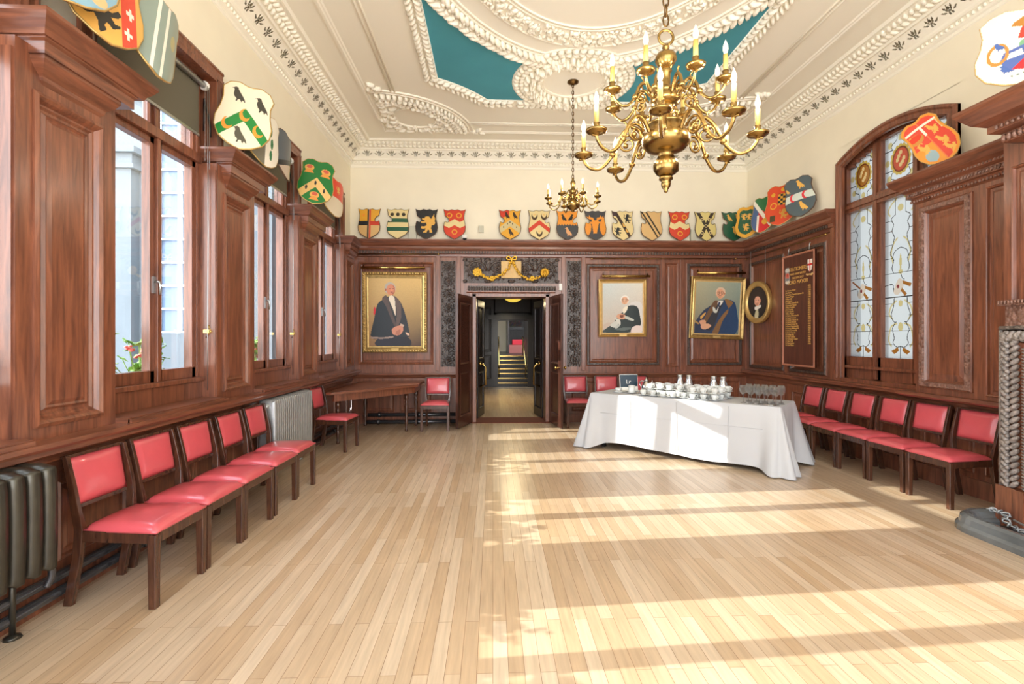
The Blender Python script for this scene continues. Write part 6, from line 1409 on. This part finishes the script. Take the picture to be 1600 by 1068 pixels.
shield('red and gold royal arms shield tilted on the cap beside the stained window', (4.40, 4.76, 3.215), (math.radians(-6), math.radians(-32), math.radians(-50)), .35, .56, roy, RE, LOBED, .03, .005, 'goldsoft', .008, GS)
ws = [(L_poly((-.02, .86), (.10, .92), (.04, .80), (.12, .78), (0, .74), (-.12, .78), (-.1, .82)), rgb(176, 120, 50)), (L_poly((-.06, .60), (-.02, .74), (.08, .76), (.14, .64), (.08, .58)), rgb(222, 64, 50)), (L_disc(.04, .52, .09, .06), rgb(120, 170, 130)),
      (L_poly((-.24, .34), (-.2, .46), (.24, .56), (.28, .40), (.1, .24), (-.12, .2)), rgb(80, 104, 170)), (L_poly((-.17, .36), (-.16, .43), (-.02, .46), (.0, .38)), WH), (L_poly((.04, .40), (.05, .48), (.2, .51), (.22, .42)), WH), (L_poly((-.12, .22), (.0, .33), (.24, .38), (.2, .24), (.08, .17)), rgb(214, 40, 48)),
      (L_ann(-.26, .46, .08, .115, .8), rgb(190, 132, 60)), (L_ann(.30, .60, .09, .125, .8), rgb(190, 132, 60)), (L_shape(BI, -.26, .56, .16), rgb(70, 100, 168)), (L_shape(BI, .2, .68, .18, -1), rgb(70, 100, 168)), (L_shape(BI, .36, .42, .18), rgb(70, 100, 168)), (L_shape(BI, -.2, .24, .18), rgb(70, 100, 168))] + [(L_disc(-.12 + .06 * i, .13 + .012 * i * i * .3, .012, .01), rgb(90, 110, 100)) for i in range(7)]
shield('large cream shield with a full coat of arms on the overmantel at the right edge', (3.85, 3.57, 3.335), (math.radians(-8), 0, math.radians(-46)), .54, .60, ws, rgb(240, 234, 212), LOBED, .035, .005, 'paleivory', .008, GS)
# shields on the left pier caps
GL_ = 'painted shields on the left window piers'
shield('light blue shield with a gold edge, only its foot showing at the top left corner', (-2.26, 2.765, 3.25), (math.radians(-8), math.radians(12), math.radians(50)), .44, .60, [(L_disc(0, .35, .2, .1), rgb(206, 160, 100)), (L_disc(0, .35, .14, .07), rgb(120, 160, 180)), (L_disc(.3, .2, .1, .06), rgb(206, 170, 120))], rgb(126, 164, 182), LOBED, .06, .004, 'goldsoft', .009, GL_)
key = lambda x, y: [(L_rect(x - .01, y - .06, x + .03, y + .06), WH), (L_rect(x - .05, y - .02, x + .07, y + .02), WH)]
shield('yellow shield with a black lion and red band of white keys, above the nearest pier', (-2.27, 3.10, 3.215), (math.radians(-10), math.radians(4), math.radians(66)), .44, .66, [(lambda U, W: (W > .55) & (U < .2), rgb(222, 74, 50)), (lambda U, W: (U > .14) & (U < .36), rgb(222, 74, 50)), (L_shape(LI, -.10, .30, .56, 1, .5), rgb(40, 38, 34))] + key(-.25, .7) + key(.0, .72) + key(.24, .7) + key(.26, .42) + key(.22, .2), rgb(232, 176, 86), LOBED, .05, .004, 'goldsoft', .009, GL_)
shield('grey-green shield with white stripes seen almost edge-on beside the yellow lion shield', (-2.25, 3.43, 3.21), (math.radians(-6), math.radians(16), math.radians(82)), .40, .60, [(lambda U, W: (np.abs(U - .05) < .03) | (np.abs(U + .14) < .03), WH), (L_disc(.25, .6, .08, .1), rgb(176, 170, 120))], rgb(140, 156, 146), LOBED, .07, .004, 'goldsoft', .009, GL_)
cz = [(chevron(.62, .20, .75), rgb(20, 130, 54)), (L_cres(-.27, .34, .095, .03, .03), OG), (L_cres(.0, .52, .095, .03, .03), OG), (L_cres(.27, .34, .095, .03, .03), OG), (L_shape(BI, -.2, .80, .34), rgb(60, 58, 50)), (L_shape(BI, .22, .74, .34), rgb(60, 58, 50)), (L_shape(BI, -.06, .20, .36), rgb(80, 78, 64))]
shield('white shield with a green chevron, gold crescents and black birds, on the second pier', (-2.31, 4.74, 3.21), (math.radians(-9), math.radians(9), math.radians(26)), .47, .65, cz, rgb(238, 226, 198), LOBED, .04, .004, 'goldsoft', .010, GL_)
shield('white shield with green leaves partly hidden behind the green chevron shield', (-2.31, 5.22, 3.215), (math.radians(-6), math.radians(10), math.radians(68)), .40, .58, [(L_disc(.1, .7, .05, .1), GR), (L_disc(.16, .48, .05, .1), GR), (L_disc(.14, .26, .05, .1), GR), (lambda U, W: U < -.05, rgb(120, 116, 100))], WH, LOBED, .05, .005, 'goldsoft', .009, GL_)
shield('dark slate shield seen edge-on behind the white shield of the second pier', (-2.27, 5.58, 3.215), (math.radians(-6), math.radians(20), math.radians(88)), .40, .56, [(band(.5, .3, .42), rgb(30, 30, 32)), (lambda U, W: W < .3 + .5 * U, rgb(190, 170, 150))], rgb(84, 92, 100), LOBED, .06, .005, 'darkboard', .010, GL_)
c2 = [(chevron(.60, .22, .75), rgb(230, 190, 120))] + [q for (x, y) in ((-.24, .80), (.22, .76), (0, .20)) for q in ((L_disc(x, y, .13, .07), rgb(222, 170, 90)), (L_disc(x, y + .02, .08, .04), rgb(206, 90, 70)), (L_poly((x - .14, y - .12), (x + .14, y - .12), (x + .06, y - .03), (x - .06, y - .03)), rgb(224, 150, 70)))] + [(L_disc(x, y, .03, .05), BK) for x, y in ((-.25, .34), (-.02, .47), (.24, .33))]
shield('green shield with an orange chevron and three turbaned busts, on the third pier', (-2.30, 6.64, 3.215), (math.radians(-9), math.radians(8), math.radians(20)), .44, .60, c2, rgb(24, 116, 50), LOBED, .04, .005, 'goldsoft', .009, GL_)
shield('half red half white shield leaning past the green shield on the third pier', (-2.26, 7.30, 3.215), (math.radians(-8), math.radians(14), math.radians(66)), .42, .58, [(lambda U, W: W > .5, rgb(224, 66, 36)), (L_shape(LI, .1, .74, .26), GD)], rgb(226, 212, 186), LOBED, .05, .005, 'goldsoft', .009, GL_)

# ================================================================== CHANDELIERS
def chain_mesh(mb, z0, z1, lk=.052, w=.014, r=.0042):
    n_ = int((z1 - z0) / (lk * .76)); st = (z1 - z0) / n_
    for i in range(n_):
        zc = z0 + (i + .5) * st; ax = i % 2
        mb.tube([((w * math.cos(q)) * (1 - ax), (w * math.cos(q)) * ax, zc + lk / 2 * math.sin(q)) for q in np.linspace(0, 2 * PI, 11)[:-1]], r, 5, closed=True)
def arm_proto(root, path, rad, panr, ch, scale=1.0, scroll=True):
    """one S-scroll arm in the xz plane, with its drip pan, candle and bulb"""
    P_ = spline([(a, 0, b) for a, b in path], 5, False); mb = MB()
    mb.tube(P_, [rad * (1.15 - .35 * i / len(P_)) for i in range(len(P_))], 8)
    px, pz = path[-1]
    # collar knop and acanthus spur
    k = int(len(P_) * .5); mb.blob(P_[k], (rad * 1.9,) * 3, None, 8, 5)
    if scroll:
        s = scale; x0, z0 = path[0]
        sp = []
        for i in range(22):
            t = i / 21; a = PI * .9 - t * 3.1 * PI; r = .062 * s * (1 - .75 * t); sp.append((x0 + .105 * s + r * math.cos(a), 0, z0 - .015 * s + r * math.sin(a)))
        mb.tube(sp, [rad * (.75 - .25 * i / 22) for i in range(22)], 6); mb.blob(sp[-1], (rad * 1.5,) * 3, None, 8, 5)
        k2 = int(len(P_) * .86); q = Vector(P_[k2]); mb.tube(spline([q, q + V(.02 * s, 0, .03 * s), q + V(.045 * s, 0, .03 * s)], 4, False), [rad * .6] * 8 + [rad * .15], 5)
        k3 = int(len(P_) * .28); q = Vector(P_[k3]); mb.tube(spline([q, q + V(-.0 * s, 0, .03 * s), q + V(.02 * s, 0, .05 * s)], 4, False), [rad * .6] * 8 + [rad * .15], 5)
    arm = mb.build('arm', 'brass', root)
    c = (px, 0, pz)
    MB().lathe([(0, -.012), (.012, -.008), (.016, .0), (panr * .5, .003), (panr * .9, .012), (panr, .026), (panr * .95, .027), (panr * .6, .016), (.018, .016), (.015, .03), (.021, .038), (.016, .048), (.020, .066), (.013, .068)], 18, c).build('drip_pan', 'brass', arm)
    MB().lathe([(.0135, .06), (.0135, .06 + ch), (.008, .06 + ch), (0, .06 + ch)], 12, c).build('candle', 'candle', arm)
    b0 = .06 + ch
    MB().lathe([(.008, b0), (.009, b0 + .008), (.0155, b0 + .028), (.0135, b0 + .05), (.006, b0 + .07), (0, b0 + .086)], 12, c).build('bulb', 'bulb', arm)
    return arm
bc = thing('chandelier', 'large two-tier brass chandelier with scrolled arms hanging in the foreground', 'chandelier', (1.06, 3.1, 0), group='brass chandeliers')
mb = MB(); chain_mesh(mb, 3.42, 4.88, .075, .017, .0055); mb.build('chain', 'chainmetal', bc)
mb = MB().tube([(.045 * math.cos(q), 0, 3.345 + .045 * math.sin(q)) for q in np.linspace(0, 2 * PI, 21)[:-1]], .0085, 8, closed=True); mb.build('hanging_ring', 'brass', bc)
mb = MB().lathe([(.005, 3.30), (.018, 3.295), (.022, 3.28), (.013, 3.268), (.016, 3.258), (.05, 3.245), (.060, 3.225), (.062, 3.20), (.048, 3.178), (.030, 3.15)], 28, flute=.05, nf=14)
mb.lathe([(.030, 3.15), (.036, 3.14), (.026, 3.12), (.027, 3.05), (.034, 3.035), (.05, 3.03)], 24, flute=.06, nf=12)
mb.lathe([(.05, 3.03), (.062, 3.025), (.065, 3.01), (.055, 3.0), (.085, 2.985), (.092, 2.965), (.088, 2.945), (.06, 2.925), (.04, 2.915), (.05, 2.90), (.05, 2.885), (.035, 2.875), (.045, 2.86), (.045, 2.845), (.06, 2.835), (.115, 2.815), (.122, 2.80)], 32)
mb.lathe([(.122, 2.80), (.122, 2.765), (.130, 2.755), (.140, 2.735), (.143, 2.71), (.137, 2.685), (.115, 2.66), (.08, 2.645), (.052, 2.635), (.046, 2.622), (.052, 2.61)], 40)
mb.lathe([(.052, 2.61), (.062, 2.595), (.076, 2.57), (.074, 2.535), (.058, 2.51), (.035, 2.495)], 36, flute=-.10, nf=18)
mb.lathe([(.035, 2.495), (.042, 2.485), (.042, 2.475), (.026, 2.465), (.03, 2.452), (.026, 2.43), (.012, 2.41), (.014, 2.402), (0, 2.39)], 20)
mb.build('stem', 'brass', bc)
PLO = [(.125, 2.735), (.165, 2.80), (.215, 2.825), (.265, 2.785), (.30, 2.72), (.345, 2.635), (.405, 2.585), (.465, 2.595), (.502, 2.635), (.51, 2.665)]
PUP = [(.075, 2.975), (.105, 3.03), (.14, 3.055), (.175, 3.025), (.20, 2.965), (.24, 2.915), (.285, 2.905), (.325, 2.935), (.345, 2.972)]
def ring_of_arms(root, path, a0, n, **k):
    a = arm_proto(root, path, **k); a.rotation_euler = (0, 0, a0)
    for i in range(1, n):
        c = copy_tree(a, parent=root); c.rotation_euler = (0, 0, a0 + 2 * PI * i / n)
ring_of_arms(bc, PLO, math.radians(-112), 8, rad=.0115, panr=.062, ch=.105)
ring_of_arms(bc, PUP, math.radians(-127), 8, rad=.0100, panr=.054, ch=.10, scale=.75)
sc_ = thing('chandelier', 'small brass chandelier on a long chain under the ceiling rose near the back wall', 'chandelier', (1.06, 6.74, 0), group='brass chandeliers')
MB().lathe([(.075, 4.90), (.075, 4.885), (.05, 4.87), (.02, 4.86), (.0, 4.85)], 20).build('ceiling_rose', 'chainmetal', sc_)
mb = MB(); chain_mesh(mb, 3.62, 4.87, .06, .013, .005); mb.build('chain', 'chainmetal', sc_)
mb = MB().lathe([(.004, 3.63), (.02, 3.615), (.012, 3.60), (.03, 3.58), (.036, 3.555), (.024, 3.52), (.02, 3.50), (.045, 3.46), (.05, 3.43), (.03, 3.41), (.02, 3.395), (.04, 3.375), (.03, 3.36), (.06, 3.33), (.088, 3.30), (.095, 3.265), (.085, 3.235), (.05, 3.21), (.02, 3.20), (.022, 3.185), (0, 3.17)], 24); mb.build('stem', 'brass', sc_)
PS = [(.05, 3.36), (.10, 3.43), (.15, 3.42), (.18, 3.35), (.21, 3.27), (.27, 3.235), (.33, 3.27), (.345, 3.315)]
ring_of_arms(sc_, PS, math.radians(12), 8, rad=.009, panr=.05, ch=.07, scale=.6)

# the light of the lit candle bulbs
for (cx_, cy_, r_, z_, n_, e_) in ((1.06, 3.1, .51, 2.88, 8, 5.4), (1.06, 6.74, .345, 3.47, 4, 4.5)):
    for i_ in range(n_):
        a_ = math.radians(-112) + 2 * PI * i_ / n_
        l_ = bpy.data.lights.new('candle_bulb_light', 'POINT'); l_.energy = e_; l_.color = (1.0, .90, .74); l_.shadow_soft_size = .06
        o_ = bpy.data.objects.new('candle_bulb_light', l_); COL.objects.link(o_); o_.location = (cx_ + r_ * math.cos(a_), cy_ + r_ * math.sin(a_), z_)

# ================================================================== SMALL FITTINGS
t = thing('dome_camera', 'white dome security camera on the cornice above the doorway', 'camera', (*[Bw(727, 374, .05)[0]], YB - .20, 3.27))
MB().lathe([(.05, .05), (.05, .0), (.046, -.01), (0, -.01)], 18).build('housing', 'white', t); MB().lathe([(.035, -.01), (.03, -.03), (.015, -.042), (0, -.045)], 14).build('lens_dome', 'black', t)
MB().box(-.015, -.0, .03, .015, .2, .05).build('mount_arm', 'white', t)
for (px, py, w, h, lab) in ((645, 356, .13, .24, 'pale plastic box standing on the cornice between the barred and the black shield'), (752, 358, .085, .12, 'small grey box on the cream wall above the doorway'), (1083, 358, .10, .22, 'pale plastic box on the cornice behind the red zigzag shield')):
    x, z = Bw(px, py, .04)
    o = MB().box(-w / 2, -.03, 0, w / 2, .03, h).box(-w / 2 + .01, -.034, .02, w / 2 - .01, -.03, h - .02).build('wall_speaker', 'grey', None, (x, YB - .034, 3.255 if w > .09 else z - h / 2), bevel=.006); tag(o, lab, 'box')
x, z = Bw(876, 448, .06)
o = MB().box(-.028, -.012, -.06, .028, 0, .06).box(-.008, -.02, -.015, .008, -.012, .015).build('switch_plate', 'white', None, (x, YB - .045, z), bevel=.003); tag(o, 'small pale switch plate right of the door head', 'switch')
